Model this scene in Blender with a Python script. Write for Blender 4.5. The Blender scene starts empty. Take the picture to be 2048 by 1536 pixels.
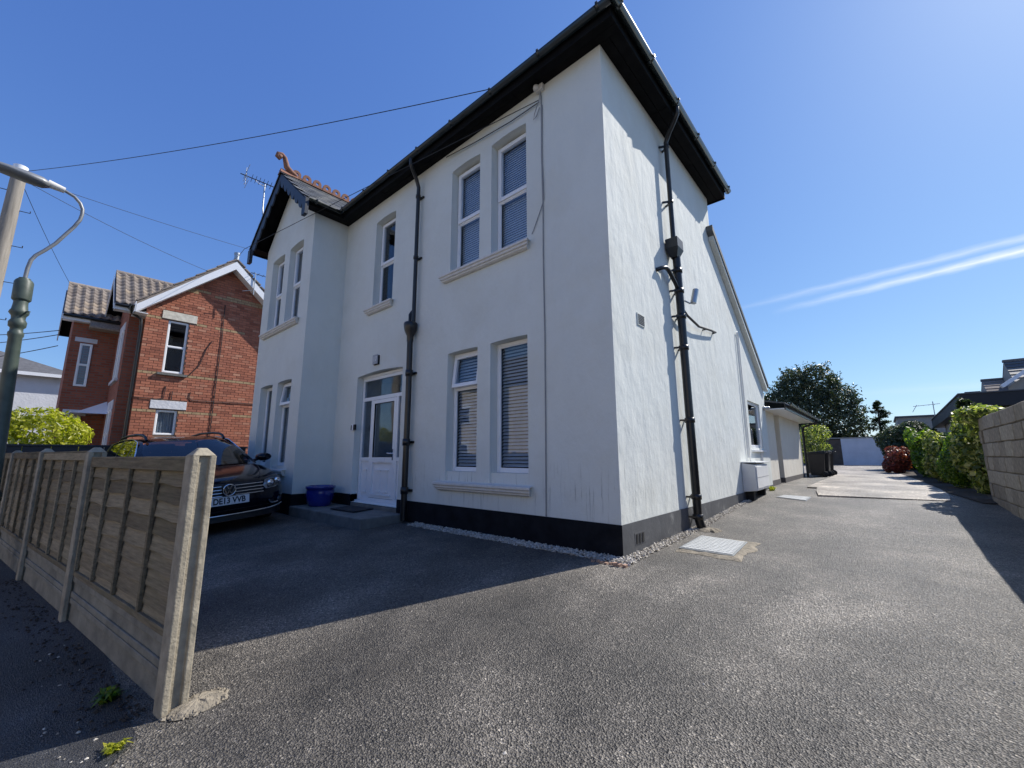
import bpy, math, random
import numpy as np
from mathutils import Vector, Matrix, Euler

random.seed(11)
R = math.radians
S = bpy.context.scene
COL = S.collection

# ------------------------------------------------------------------ camera, sky, sun, exposure
YAW, PITCH, ROLL = R(41.3), R(9.8), R(0.15)
fw = Vector((-math.sin(YAW) * math.cos(PITCH), math.cos(YAW) * math.cos(PITCH), math.sin(PITCH)))
rt = Vector((math.cos(YAW), math.sin(YAW), 0))
up = rt.cross(fw)
r2 = rt * math.cos(ROLL) - up * math.sin(ROLL)
u2 = up * math.cos(ROLL) + rt * math.sin(ROLL)
cam_d = bpy.data.cameras.new("camera")
cam_d.sensor_width = 36
cam_d.lens = 833 / 2048 * 36
cam_d.clip_start = 0.05
cam_d.clip_end = 2000
cam = bpy.data.objects.new("camera", cam_d)
COL.objects.link(cam)
M = Matrix((r2, u2, -fw)).transposed().to_4x4()
M.translation = Vector((2.149, -4.182, 1.05))
cam.matrix_world = M
S.camera = cam

SUN_DIR = Vector((0.296, 0.660, 0.690)).normalized()      # towards the sun
SUN_EL = math.asin(SUN_DIR.z)
SUN_AZ = math.atan2(SUN_DIR.x, SUN_DIR.y)                  # clockwise from +Y
world = bpy.data.worlds.new("World")
S.world = world
world.use_nodes = True
wn, wl = world.node_tree.nodes, world.node_tree.links
wn.clear()
w_out = wn.new("ShaderNodeOutputWorld")
w_bg = wn.new("ShaderNodeBackground")
w_bg.inputs[1].default_value = 0.15
sky = wn.new("ShaderNodeTexSky")
sky.sky_type = 'NISHITA'
sky.sun_disc = False
sky.sun_elevation = SUN_EL
sky.sun_rotation = SUN_AZ
sky.altitude = 0
sky.air_density = 1.0
sky.dust_density = 0.35
sky.ozone_density = 2.2
w_tc = wn.new("ShaderNodeTexCoord")


def w_math(op, a, b=None, c=None, clamp=False):
    n = wn.new("ShaderNodeMath")
    n.operation = op
    n.use_clamp = clamp
    for i, q in enumerate((a, b, c)):
        if q is None:
            continue
        if isinstance(q, (int, float)):
            n.inputs[i].default_value = q
        else:
            wl.new(q, n.inputs[i])
    return n.outputs[0]


def w_dot(vec):
    n = wn.new("ShaderNodeVectorMath")
    n.operation = 'DOT_PRODUCT'
    wl.new(w_tc.outputs['Generated'], n.inputs[0])
    n.inputs[1].default_value = vec
    return n.outputs['Value']


w_noise = wn.new("ShaderNodeTexNoise")
w_noise.inputs['Scale'].default_value = 26
w_noise.inputs['Detail'].default_value = 4
w_map = wn.new("ShaderNodeMapping")
w_map.inputs['Scale'].default_value = (1.0, 1.0, 5.0)
wl.new(w_tc.outputs['Generated'], w_map.inputs[0])
wl.new(w_map.outputs[0], w_noise.inputs['Vector'])


def contrail(nrm, width, lo, hi, amt):
    # a vapour trail on a great circle of the sky: thin, fading out along its length (towards -x)
    d = w_math('ABSOLUTE', w_math('ADD', w_dot(nrm), w_math('MULTIPLY', w_math('SUBTRACT', w_noise.outputs['Fac'], 0.5), width * 0.9)))
    core = w_math('SUBTRACT', 1.0, w_math('DIVIDE', d, width), clamp=True)
    core = w_math('POWER', core, 1.3)
    along = w_math('DIVIDE', w_math('SUBTRACT', w_dot((1, 0, 0)), lo), hi - lo, clamp=True)
    front = w_math('GREATER_THAN', w_dot((0, 1, 0)), 0.0)
    return w_math('MULTIPLY', w_math('MULTIPLY', core, along), w_math('MULTIPLY', front, amt))


trail = w_math('ADD', contrail((0.0569, 0.2932, -0.9543), 0.0095, -0.14, 0.19, 0.85),
               contrail((0.0412, 0.3138, -0.9486), 0.0090, -0.24, 0.06, 0.34))
trail = w_math('ADD', trail, contrail((-0.007, 0.111, -0.994), 0.012, -0.12, 0.10, 0.10), clamp=True)
w_mix = wn.new("ShaderNodeMix")
w_mix.data_type = 'RGBA'
# camera-like grade of the sky: one power curve per channel over the whole dome
w_sep = wn.new("ShaderNodeSeparateColor")
wl.new(sky.outputs[0], w_sep.inputs[0])
w_com = wn.new("ShaderNodeCombineColor")
for ch, (gain, gam) in enumerate(((.585, .90), (.705, .80), (.875, .52))):
    wl.new(w_math('MULTIPLY', w_math('POWER', w_math('MULTIPLY', w_sep.outputs[ch], .115), gam), gain / .15), w_com.inputs[ch])
wl.new(trail, w_mix.inputs[0])
wl.new(w_com.outputs[0], w_mix.inputs[6])
w_mix.inputs[7].default_value = (6.0, 6.3, 6.6, 1)
wl.new(w_mix.outputs[2], w_bg.inputs[0])
wl.new(w_bg.outputs[0], w_out.inputs[0])

sun_d = bpy.data.lights.new("sun", 'SUN')
sun_d.energy = 5.0
sun_d.angle = R(0.53)
sun_d.color = (1.0, 0.955, 0.89)
sun = bpy.data.objects.new("sun", sun_d)
COL.objects.link(sun)
sun.rotation_euler = SUN_DIR.to_track_quat('Z', 'Y').to_euler()
sun.location = SUN_DIR * 60

S.view_settings.view_transform = 'Standard'
S.view_settings.look = 'None'
S.view_settings.exposure = 0.27
S.view_settings.gamma = 1.0
S.view_settings.use_curve_mapping = False
S.render.engine = 'CYCLES'
S.cycles.max_bounces = 8
S.cycles.transparent_max_bounces = 16

# ------------------------------------------------------------------ helpers
ORG = {}


class MB:
    """collects geometry in world coordinates; build() links it as one mesh object"""

    def __init__(s, T=None):
        s.v, s.f, s.mi, s.sm, s.T = [], [], [], [], T

    def add(s, vs, fs, mi=0, smooth=False):
        b = len(s.v)
        if s.T:
            vs = [s.T(*p) for p in vs]
        s.v += [tuple(p) for p in vs]
        for f in fs:
            s.f.append([b + i for i in f])
            s.mi.append(mi)
            s.sm.append(smooth)
        return s

    def quad(s, a, b, c, d, mi=0):
        return s.add([a, b, c, d], [(0, 1, 2, 3)], mi)

    def box(s, x0, x1, y0, y1, z0, z1, mi=0):
        return s.add([(x0, y0, z0), (x1, y0, z0), (x1, y1, z0), (x0, y1, z0), (x0, y0, z1), (x1, y0, z1), (x1, y1, z1), (x0, y1, z1)],
                     [(0, 3, 2, 1), (4, 5, 6, 7), (0, 1, 5, 4), (1, 2, 6, 5), (2, 3, 7, 6), (3, 0, 4, 7)], mi)

    def obox(s, c, size, rot=(0, 0, 0), mi=0):
        m = Euler(rot).to_matrix()
        c = Vector(c)
        pts = []
        for sz in (-.5, .5):
            for sx, sy in ((-.5, -.5), (.5, -.5), (.5, .5), (-.5, .5)):
                pts.append(c + m @ Vector((sx * size[0], sy * size[1], sz * size[2])))
        return s.add(pts, [(0, 3, 2, 1), (4, 5, 6, 7), (0, 1, 5, 4), (1, 2, 6, 5), (2, 3, 7, 6), (3, 0, 4, 7)], mi)

    def bar(s, a, b, w, h, upv=(0, 0, 1), mi=0):
        a, b = Vector(a), Vector(b)
        d = (b - a).normalized()
        sd = d.cross(Vector(upv)).normalized() * w / 2
        uu = sd.cross(d).normalized() * h / 2
        p = [a - sd - uu, a + sd - uu, a + sd + uu, a - sd + uu, b - sd - uu, b + sd - uu, b + sd + uu, b - sd + uu]
        return s.add(p, [(3, 2, 1, 0), (4, 5, 6, 7), (0, 1, 5, 4), (1, 2, 6, 5), (2, 3, 7, 6), (3, 0, 4, 7)], mi)

    def tube(s, pts, r, n=10, cap=True, mi=0, smooth=True):
        pts = [Vector(p) for p in pts]
        k = len(pts)
        rs = r if isinstance(r, (list, tuple)) else [r] * k
        d0 = (pts[1] - pts[0]).normalized()
        ref = Vector((0, 0, 1)) if abs(d0.z) < .9 else Vector((1, 0, 0))
        sx = d0.cross(ref).normalized()
        vs, fs = [], []
        for i, p in enumerate(pts):
            if i == 0:
                d = d0
            elif i == k - 1:
                d = (pts[i] - pts[i - 1]).normalized()
            else:
                d = ((pts[i] - pts[i - 1]).normalized() + (pts[i + 1] - pts[i]).normalized()).normalized()
            sx = (sx - d * sx.dot(d)).normalized()
            sy = d.cross(sx)
            for j in range(n):
                a = 2 * math.pi * j / n
                vs.append(p + (sx * math.cos(a) + sy * math.sin(a)) * rs[i])
        for i in range(k - 1):
            for j in range(n):
                a, b = i * n + j, i * n + (j + 1) % n
                fs.append((a, b, b + n, a + n))
        s.add(vs, fs, mi, smooth)
        if cap:
            s.add([vs[j] for j in range(n)], [tuple(range(n - 1, -1, -1))], mi)
            s.add([vs[(k - 1) * n + j] for j in range(n)], [tuple(range(n))], mi)
        return s

    def lathe(s, prof, c, n=20, mi=0, smooth=True, axis='z', cap=True):
        vs, fs = [], []
        for (r, h) in prof:
            for j in range(n):
                a = 2 * math.pi * j / n
                q = (r * math.cos(a), r * math.sin(a), h)
                if axis == 'x':
                    q = (q[2], q[0], q[1])
                if axis == 'y':
                    q = (q[1], q[2], q[0])
                vs.append((c[0] + q[0], c[1] + q[1], c[2] + q[2]))
        k = len(prof)
        for i in range(k - 1):
            for j in range(n):
                a, b = i * n + j, i * n + (j + 1) % n
                fs.append((a, b, b + n, a + n))
        s.add(vs, fs, mi, smooth)
        if cap:
            s.add([vs[j] for j in range(n)], [tuple(range(n - 1, -1, -1))], mi)
            s.add([vs[(k - 1) * n + j] for j in range(n)], [tuple(range(n))], mi)
        return s

    def prism(s, poly, ext, mi=0):
        n = len(poly)
        e = Vector(ext)
        a = [Vector(p) for p in poly]
        b = [p + e for p in a]
        fs = [tuple(range(n - 1, -1, -1)), tuple(range(n, 2 * n))]
        for i in range(n):
            j = (i + 1) % n
            fs.append((i, j, n + j, n + i))
        return s.add(a + b, fs, mi)

    def mesh(s, name, org=(0, 0, 0)):
        me = bpy.data.meshes.new(name)
        o = Vector(org)
        me.from_pydata([(p[0] - o.x, p[1] - o.y, p[2] - o.z) for p in s.v], [], s.f)
        me.polygons.foreach_set("material_index", s.mi)
        me.polygons.foreach_set("use_smooth", s.sm)
        me.update()
        return me

    def build(s, name, mats, parent=None, bevel=0, fix=True, org=None):
        if org is None:
            org = ORG.get(parent, Vector((0, 0, 0))) if parent else Vector((0, 0, 0))
        me = s.mesh(name, org)
        for m in (mats if isinstance(mats, (list, tuple)) else [mats]):
            me.materials.append(m)
        if fix:
            import bmesh
            bm = bmesh.new()
            bm.from_mesh(me)
            bmesh.ops.recalc_face_normals(bm, faces=bm.faces)
            bm.to_mesh(me)
            bm.free()
        o = bpy.data.objects.new(name, me)
        COL.objects.link(o)
        if parent:
            o.parent = parent
            ORG[o] = ORG.get(parent, Vector((0, 0, 0)))
        if bevel:
            b = o.modifiers.new("bevel", 'BEVEL')
            b.width = bevel
            b.segments = 2
            b.limit_method = 'ANGLE'
            b.angle_limit = R(40)
        return o


def tag(o, label, cat, group=None, kind=None):
    if label:
        o['label'] = label
    if cat:
        o['category'] = cat
    if group:
        o['group'] = group
    if kind:
        o['kind'] = kind
    return o


def thing(name, label, cat, loc, group=None):
    o = bpy.data.objects.new(name, None)
    o.empty_display_size = .2
    COL.objects.link(o)
    o.location = loc
    ORG[o] = Vector(loc)
    return tag(o, label, cat, group)


def piece(name, me, parent, loc, rot=(0, 0, 0), scale=(1, 1, 1)):
    """a shared-mesh part; loc in world coordinates"""
    o = bpy.data.objects.new(name, me)
    COL.objects.link(o)
    o.parent = parent
    o.location = Vector(loc) - ORG[parent]
    o.rotation_euler = rot
    o.scale = scale
    ORG[o] = ORG[parent]
    return o


# ------------------------------------------------------------------ materials
def new_mat(name):
    m = bpy.data.materials.new(name)
    m.use_nodes = True
    nt = m.node_tree
    return m, nt.nodes, nt.links, nt.nodes["Principled BSDF"]


def tex(nt, kind, scale, detail=2, rough=.5, vec=None, coord='Object', mscale=None):
    n, l = nt.nodes, nt.links
    tc = n.new("ShaderNodeTexCoord")
    out = tc.outputs[coord]
    if mscale:
        mp = n.new("ShaderNodeMapping")
        mp.inputs['Scale'].default_value = mscale
        l.new(out, mp.inputs[0])
        out = mp.outputs[0]
    if kind == 'noise':
        t = n.new("ShaderNodeTexNoise")
        t.inputs['Scale'].default_value = scale
        t.inputs['Detail'].default_value = detail
        t.inputs['Roughness'].default_value = rough
    elif kind == 'voronoi':
        t = n.new("ShaderNodeTexVoronoi")
        t.inputs['Scale'].default_value = scale
    l.new(out, t.inputs['Vector'])
    return t


def ramp(nt, src, stops, interp='LINEAR'):
    r = nt.nodes.new("ShaderNodeValToRGB")
    r.color_ramp.interpolation = interp
    el = r.color_ramp.elements
    while len(el) < len(stops):
        el.new(.5)
    for e, (p, c) in zip(el, stops):
        e.position = p
        e.color = (c, c, c, 1) if isinstance(c, (int, float)) else (*c, 1)
    nt.links.new(src, r.inputs[0])
    return r.outputs[0]


def mixc(nt, fac, a, b, mode='MIX'):
    m = nt.nodes.new("ShaderNodeMix")
    m.data_type = 'RGBA'
    m.blend_type = mode
    for i, q in ((0, fac), (6, a), (7, b)):
        if isinstance(q, (int, float)):
            m.inputs[i].default_value = q
        elif isinstance(q, tuple):
            m.inputs[i].default_value = (*q, 1)
        else:
            nt.links.new(q, m.inputs[i])
    return m.outputs[2]


def vmath(nt, op, a, b=None, clamp=False):
    m = nt.nodes.new("ShaderNodeMath")
    m.operation = op
    m.use_clamp = clamp
    for i, q in enumerate((a, b)):
        if q is None:
            continue
        if isinstance(q, (int, float)):
            m.inputs[i].default_value = q
        else:
            nt.links.new(q, m.inputs[i])
    return m.outputs[0]


def bump(nt, h, strength, dist, prev=None):
    b = nt.nodes.new("ShaderNodeBump")
    b.inputs['Strength'].default_value = strength
    b.inputs['Distance'].default_value = dist
    nt.links.new(h, b.inputs['Height'])
    if prev:
        nt.links.new(prev, b.inputs['Normal'])
    return b.outputs[0]


def simple(name, col, rough=.5, metal=0, var=.15, vscale=8, bmp=0, bscale=60, bdist=.002, spec=.5, coat=0, detail=4, mscale=None):
    m, n, l, p = new_mat(name)
    p.inputs['Roughness'].default_value = rough
    p.inputs['Metallic'].default_value = metal
    p.inputs['Specular IOR Level'].default_value = spec
    p.inputs['Coat Weight'].default_value = coat
    nt = m.node_tree
    t = tex(nt, 'noise', vscale, detail, .6, mscale=mscale)
    c = ramp(nt, t.outputs['Fac'], [(.25, tuple(q * (1 - var) for q in col)), (.75, tuple(min(1, q * (1 + var)) for q in col))])
    l.new(c, p.inputs['Base Color'])
    if bmp:
        t2 = tex(nt, 'noise', bscale, 3, .6, mscale=mscale)
        l.new(bump(nt, t2.outputs['Fac'], bmp, bdist), p.inputs['Normal'])
    return m


def island(nt):
    g = nt.nodes.new("ShaderNodeNewGeometry")
    return g.outputs['Random Per Island']


def objrand(nt):
    g = nt.nodes.new("ShaderNodeObjectInfo")
    return g.outputs['Random']


MAT = {}


def mk_render(name, col, stains=True):
    m, n, l, p = new_mat(name)
    nt = m.node_tree
    p.inputs['Roughness'].default_value = .85
    p.inputs['Specular IOR Level'].default_value = .2
    a = tex(nt, 'noise', .9, 5, .6)
    c = ramp(nt, a.outputs['Fac'], [(.3, tuple(q * .93 for q in col)), (.7, col)])
    st = tex(nt, 'noise', 1.0, 6, .7, mscale=(3.2, 3.2, .7))
    c = mixc(nt, ramp(nt, st.outputs['Fac'], [(.5, 0), (.85, .16)]), c, tuple(q * .72 for q in col))
    mo = tex(nt, 'noise', 1.3, 9, .68)
    c = mixc(nt, ramp(nt, mo.outputs['Fac'], [(.46, 0), (.72, .42)]), c, tuple(q * w for q, w in zip(col, (.84, .81, .75))))
    if stains:
        # algae runs low down by the front right corner and fine grime under sills
        tc = n.new("ShaderNodeTexCoord")
        sx = n.new("ShaderNodeSeparateXYZ")
        l.new(tc.outputs['Object'], sx.inputs[0])
        dr = tex(nt, 'noise', 1.0, 5, .7, mscale=(26, 26, 1.3))
        drm = ramp(nt, dr.outputs['Fac'], [(.56, 0), (.68, 1)])
        low = vmath(nt, 'SUBTRACT', 1.0, vmath(nt, 'DIVIDE', vmath(nt, 'ABSOLUTE', vmath(nt, 'SUBTRACT', sx.outputs['Z'], .62)), .42), True)
        near = vmath(nt, 'MULTIPLY', vmath(nt, 'GREATER_THAN', sx.outputs['X'], -.92), vmath(nt, 'LESS_THAN', sx.outputs['Y'], .02))
        fac = vmath(nt, 'MULTIPLY', vmath(nt, 'MULTIPLY', drm, low), vmath(nt, 'MULTIPLY', near, .75))
        c = mixc(nt, fac, c, (.12, .13, .11))
    l.new(c, p.inputs['Base Color'])
    b1 = tex(nt, 'noise', 3.0, 6, .55, mscale=(1.4, 1.4, .8))
    b2 = tex(nt, 'noise', 95, 2, .5)
    nn = bump(nt, b1.outputs['Fac'], .75, .03)
    l.new(bump(nt, b2.outputs['Fac'], .3, .004, nn), p.inputs['Normal'])
    return m


MAT['render'] = mk_render("white_masonry_paint", (.715, .735, .69))
MAT['render2'] = mk_render("cream_masonry_paint", (.72, .68, .59), False)
MAT['plinth'] = simple("black_plinth_paint", (.010, .011, .014), .75, spec=.12, var=.5, vscale=5, bmp=.5, bscale=14, bdist=.006)  # copy of the plinth paint for the front, its shade put into the colour
MAT['upvc'] = simple("white_upvc", (.83, .84, .85), .28, var=.03)
MAT['sill'] = simple("painted_stone_sill", (.66, .64, .60), .7, var=.1, vscale=12, bmp=.3, bscale=70)
MAT['black'] = simple("black_gloss_paint", (.012, .012, .013), .3, var=.4, vscale=9, bmp=.25, bscale=25, bdist=.004)
MAT['soffit'] = simple("black_soffit_board", (.006, .006, .0065), .7, var=.5, vscale=5, spec=.12, bmp=.4, bscale=9, bdist=.01, mscale=(1, 1, 1))
MAT['gutter'] = simple("dark_gutter", (.022, .028, .028), .16, var=.3, vscale=6, spec=.6)
MAT['chrome'] = simple("chrome", (.75, .76, .78), .12, metal=1, var=.03)
MAT['alu'] = simple("galvanised_metal", (.42, .44, .45), .4, metal=.85, var=.15)
MAT['barge'] = simple("slate_blue_bargeboard", (.025, .032, .045), .5, var=.3, vscale=7)
MAT['terracotta'] = simple("terracotta", (.23, .105, .065), .8, var=.3, vscale=10, bmp=.3, bscale=60)
MAT['greycable'] = simple("grey_cable", (.30, .30, .30), .6)
MAT['cable'] = simple("black_cable", (.02, .02, .022), .6)
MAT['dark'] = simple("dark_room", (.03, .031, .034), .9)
MAT['hall'] = simple("hallway_reflection_tone", (.45, .45, .43), .8)  # pale walls stand in for the white building reflected in the door glass
MAT['rubber'] = simple("black_rubber", (.012, .012, .012), .75)
MAT['mortar'] = simple("concrete_haunching", (.25, .215, .16), .9, var=.4, vscale=14, bmp=.8, bscale=28, bdist=.02)
MAT['step'] = simple("worn_concrete_step", (.16, .155, .14), .85, var=.35, vscale=5, bmp=.4, bscale=50, bdist=.004)
MAT['gravelboard'] = simple("mossy_concrete", (.21, .195, .155), .92, var=.45, vscale=5, bmp=.8, bscale=45, bdist=.006, detail=8)
MAT['post'] = simple("weathered_concrete", (.31, .27, .20), .92, var=.42, vscale=9, bmp=.9, bscale=55, bdist=.006, detail=8)
MAT['soil'] = simple("dark_soil", (.045, .032, .022), .95, var=.5, vscale=10, bmp=.9, bscale=30, bdist=.02)
MAT['bluepot'] = simple("blue_glaze", (.012, .022, .19), .16, var=.25, vscale=5, coat=.6)
MAT['bin'] = simple("bin_plastic", (.018, .019, .021), .42, var=.2)
MAT['meter'] = simple("white_grp", (.72, .72, .70), .45, var=.06, vscale=6)
MAT['curtain'] = simple("net_curtain", (.45, .44, .42), .9, var=.12, vscale=14, mscale=(9, 9, .2))
MAT['blind'] = simple("white_blind_slat", (.78, .79, .80), .5, var=.05)
MAT['mat'] = simple("coir_mat", (.02, .02, .024), .95, var=.4, vscale=60)
MAT['lead'] = simple("lamp_grey", (.22, .23, .24), .45, metal=.3, var=.1)
MAT['lampgreen'] = simple("lamp_green_paint", (.055, .075, .06), .5, var=.35, vscale=7, bmp=.2, bscale=30)
MAT['pole'] = simple("weathered_pole_wood", (.27, .24, .20), .85, var=.35, vscale=3, bmp=.5, bscale=20, mscale=(6, 6, .4))
MAT['whitewall'] = simple("old_white_wall_paint", (.62, .63, .66), .85, var=.1, vscale=2, bmp=.6, bscale=12, bdist=.02)
MAT['brownwall'] = simple("brown_block", (.10, .075, .055), .9, var=.3, vscale=3, bmp=.6, bscale=12, bdist=.02)
MAT['barge_white'] = simple("white_bargeboard", (.80, .81, .83), .35, var=.04)
MAT['lintel'] = simple("painted_lintel", (.58, .55, .47), .8, var=.25, vscale=9, bmp=.3)
MAT['greyrender'] = simple("grey_pebbledash", (.33, .31, .27), .9, var=.15, vscale=4, bmp=.6, bscale=60, bdist=.008)
MAT['fascia'] = simple("black_felt_fascia", (.016, .018, .023), .6, var=.25, vscale=3)
MAT['garagewall'] = simple("garage_wall", (.42, .40, .35), .85, var=.12)
MAT['darkfence'] = simple("dark_blue_board", (.012, .015, .026), .45, var=.3, vscale=4)
MAT['opposite'] = simple("pale_buff_brickwork", (.62, .53, .42), .9, var=.15, vscale=2, bmp=.3, bscale=20)
MAT['roadtar'] = simple("worn_road", (.17, .165, .155), .85, var=.2, vscale=2, bmp=.5, bscale=80)
MAT['interior'] = simple("car_interior", (.03, .03, .032), .8)
MAT['grass_edge'] = simple("moss", (.06, .085, .025), .95, var=.5, vscale=20, bmp=.9, bscale=60, bdist=.01)


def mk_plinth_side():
    # scuffed black plinth paint, greyed in its colour to stand in for sunlight
    m, n, l, p = new_mat("scuffed_plinth_lit_tone")
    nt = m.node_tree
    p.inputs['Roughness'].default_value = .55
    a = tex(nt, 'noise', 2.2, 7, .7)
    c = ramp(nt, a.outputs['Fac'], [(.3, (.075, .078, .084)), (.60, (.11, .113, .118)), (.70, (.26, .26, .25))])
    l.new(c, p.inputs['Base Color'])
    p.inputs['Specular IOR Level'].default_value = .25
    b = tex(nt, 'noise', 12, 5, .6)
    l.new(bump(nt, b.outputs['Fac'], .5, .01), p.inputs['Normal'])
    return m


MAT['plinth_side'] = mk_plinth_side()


def mk_asphalt(name, lo, hi, scale, patch=True, spec=.5, dirt=(.10, .085, .065)):
    m, n, l, p = new_mat(name)
    nt = m.node_tree
    v = tex(nt, 'voronoi', scale)
    v2 = tex(nt, 'voronoi', scale * 2.1)
    sep = n.new("ShaderNodeSeparateColor")
    l.new(v.outputs['Color'], sep.inputs[0])
    sep2 = n.new("ShaderNodeSeparateColor")
    l.new(v2.outputs['Color'], sep2.inputs[0])
    mid = tuple(q * .55 + w * .45 for q, w in zip(lo, hi))
    c = ramp(nt, sep.outputs[0], [(0, lo), (.5, mid), (.9, hi), (.97, hi), (1, tuple(min(1, q * 2.6) for q in hi))])
    c = mixc(nt, .25, c, ramp(nt, sep2.outputs[1], [(0, lo), (1, hi)]))
    if patch:
        a = tex(nt, 'noise', .85, 7, .6)
        c = mixc(nt, 1.0, c, ramp(nt, a.outputs['Fac'], [(.36, .52), (.47, .85), (.54, 1.1), (.64, 1.7)]), 'MULTIPLY')
        a3 = tex(nt, 'noise', 1.7, 5, .65, mscale=(1, .45, 1))
        c = mixc(nt, 1.0, c, ramp(nt, a3.outputs['Fac'], [(.35, .78), (.65, 1.28)]), 'MULTIPLY')
        a2 = tex(nt, 'noise', 2.6, 5, .6)
        c = mixc(nt, ramp(nt, a2.outputs['Fac'], [(.54, 0), (.78, .45)]), c, dirt)
    l.new(c, p.inputs['Base Color'])
    l.new(ramp(nt, sep.outputs[1], [(0, .40), (1, .75)]), p.inputs['Roughness'])
    p.inputs['Specular IOR Level'].default_value = spec
    nn = bump(nt, v.outputs['Distance'], 1.0, .009)
    l.new(bump(nt, v2.outputs['Distance'], .5, .003, nn), p.inputs['Normal'])
    return m


MAT['asphalt'] = mk_asphalt("asphalt", (.005, .0046, .0042), (.200, .178, .146), 108, spec=.62)
MAT['pavement'] = mk_asphalt("old_pavement_asphalt", (.018, .019, .022), (.05, .05, .052), 150)
MAT['drive'] = mk_asphalt("exposed_aggregate_concrete", (.18, .155, .125), (.40, .35, .285), 55, dirt=(.16, .14, .11))
MAT['yard'] = mk_asphalt("gravelly_concrete", (.14, .12, .10), (.34, .30, .25), 40, dirt=(.15, .13, .10))


def mk_glass(name, tint=(.9, .95, 1), ior=1.5, rough=.0, extra=.04):
    m, n, l, p = new_mat(name)
    n.remove(p)
    out = n["Material Output"]
    tr = n.new("ShaderNodeBsdfTransparent")
    tr.inputs[0].default_value = (*tint, 1)
    gl = n.new("ShaderNodeBsdfGlossy")
    gl.inputs['Roughness'].default_value = rough
    nt = m.node_tree
    geo = n.new("ShaderNodeNewGeometry")
    dt = n.new("ShaderNodeVectorMath")
    dt.operation = 'DOT_PRODUCT'
    l.new(geo.outputs['Normal'], dt.inputs[0])
    l.new(geo.outputs['Incoming'], dt.inputs[1])
    f0 = ((ior - 1) / (ior + 1)) ** 2
    sch = vmath(nt, 'POWER', vmath(nt, 'SUBTRACT', 1.0, vmath(nt, 'ABSOLUTE', dt.outputs['Value'])), 5.0)
    mx = n.new("ShaderNodeMixShader")
    ad = vmath(nt, 'ADD', vmath(nt, 'MULTIPLY', sch, 1 - f0), f0 + extra, True)
    wv = tex(m.node_tree, 'noise', 2.2, 1, .4)
    l.new(bump(m.node_tree, wv.outputs['Fac'], .06, .03), gl.inputs['Normal'])
    l.new(ad, mx.inputs[0])
    l.new(tr.outputs[0], mx.inputs[1])
    l.new(gl.outputs[0], mx.inputs[2])
    l.new(mx.outputs[0], out.inputs[0])
    return m


MAT['glass'] = mk_glass("window_glass", (.80, .85, .90), extra=.02)
MAT['carglass'] = mk_glass("car_glass", (.16, .19, .22), 1.55, 0, .06)
MAT['privacy'] = mk_glass("privacy_glass", (.03, .035, .04), 1.55, 0, .10)
MAT['lens'] = mk_glass("lamp_lens", (.85, .9, .95), 1.5, .02, .06)


def mk_brick(name, rnd):
    m, n, l, p = new_mat(name)
    nt = m.node_tree
    p.inputs['Roughness'].default_value = .88
    src = island(nt) if rnd == 'island' else objrand(nt)
    c = ramp(nt, src, [(0, (.24, .08, .048)), (.3, (.38, .132, .075)), (.62, (.44, .162, .095)), (.85, (.33, .115, .07)), (1, (.51, .25, .16))])
    a = tex(nt, 'noise', 25, 5, .7)
    c = mixc(nt, ramp(nt, a.outputs['Fac'], [(.4, 0), (.75, .35)]), c, (.16, .06, .04))
    l.new(c, p.inputs['Base Color'])
    l.new(bump(nt, a.outputs['Fac'], .6, .006), p.inputs['Normal'])
    return m


MAT['brick'] = mk_brick("red_facing_brick", 'obj')
MAT['brick_i'] = mk_brick("red_facing_brick_field", 'island')
MAT['buff'] = simple("buff_brick", (.36, .25, .14), .88, var=.3, vscale=9, bmp=.5, bscale=60, bdist=.006)
MAT['mortarj'] = simple("lime_mortar", (.20, .13, .095), .95, var=.2, vscale=20)


def mk_bricktex(name):
    m, n, l, p = new_mat(name)
    nt = m.node_tree
    p.inputs['Roughness'].default_value = .9
    tc = n.new("ShaderNodeTexCoord")
    sp = n.new("ShaderNodeSeparateXYZ")
    l.new(tc.outputs['Object'], sp.inputs[0])
    cb = n.new("ShaderNodeCombineXYZ")
    l.new(vmath(nt, 'ADD', sp.outputs['X'], sp.outputs['Y']), cb.inputs[0])
    l.new(sp.outputs['Z'], cb.inputs[1])
    b = n.new("ShaderNodeTexBrick")
    b.inputs['Scale'].default_value = 1.0
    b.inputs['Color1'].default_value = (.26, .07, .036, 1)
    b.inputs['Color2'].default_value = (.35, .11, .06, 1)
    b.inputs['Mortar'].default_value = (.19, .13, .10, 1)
    b.inputs['Brick Width'].default_value = .235
    b.inputs['Row Height'].default_value = .085
    b.inputs['Mortar Size'].default_value = .011
    l.new(cb.outputs[0], b.inputs['Vector'])
    l.new(b.outputs['Color'], p.inputs['Base Color'])
    l.new(bump(nt, b.outputs['Fac'], -.6, .01), p.inputs['Normal'])
    return m


MAT['bricktex'] = mk_bricktex("far_brickwork")


def mk_random(name, stops, rough=.8, rnd='obj', noise=18, bmp=.4, spec=.4):
    m, n, l, p = new_mat(name)
    nt = m.node_tree
    p.inputs['Roughness'].default_value = rough
    p.inputs['Specular IOR Level'].default_value = spec
    c = ramp(nt, objrand(nt) if rnd == 'obj' else island(nt), stops)
    a = tex(nt, 'noise', noise, 6, .7)
    c = mixc(nt, 1, c, ramp(nt, a.outputs['Fac'], [(.3, .62), (.7, 1.3)]), 'MULTIPLY')
    l.new(c, p.inputs['Base Color'])
    l.new(bump(nt, a.outputs['Fac'], bmp, .006), p.inputs['Normal'])
    return m


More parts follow.
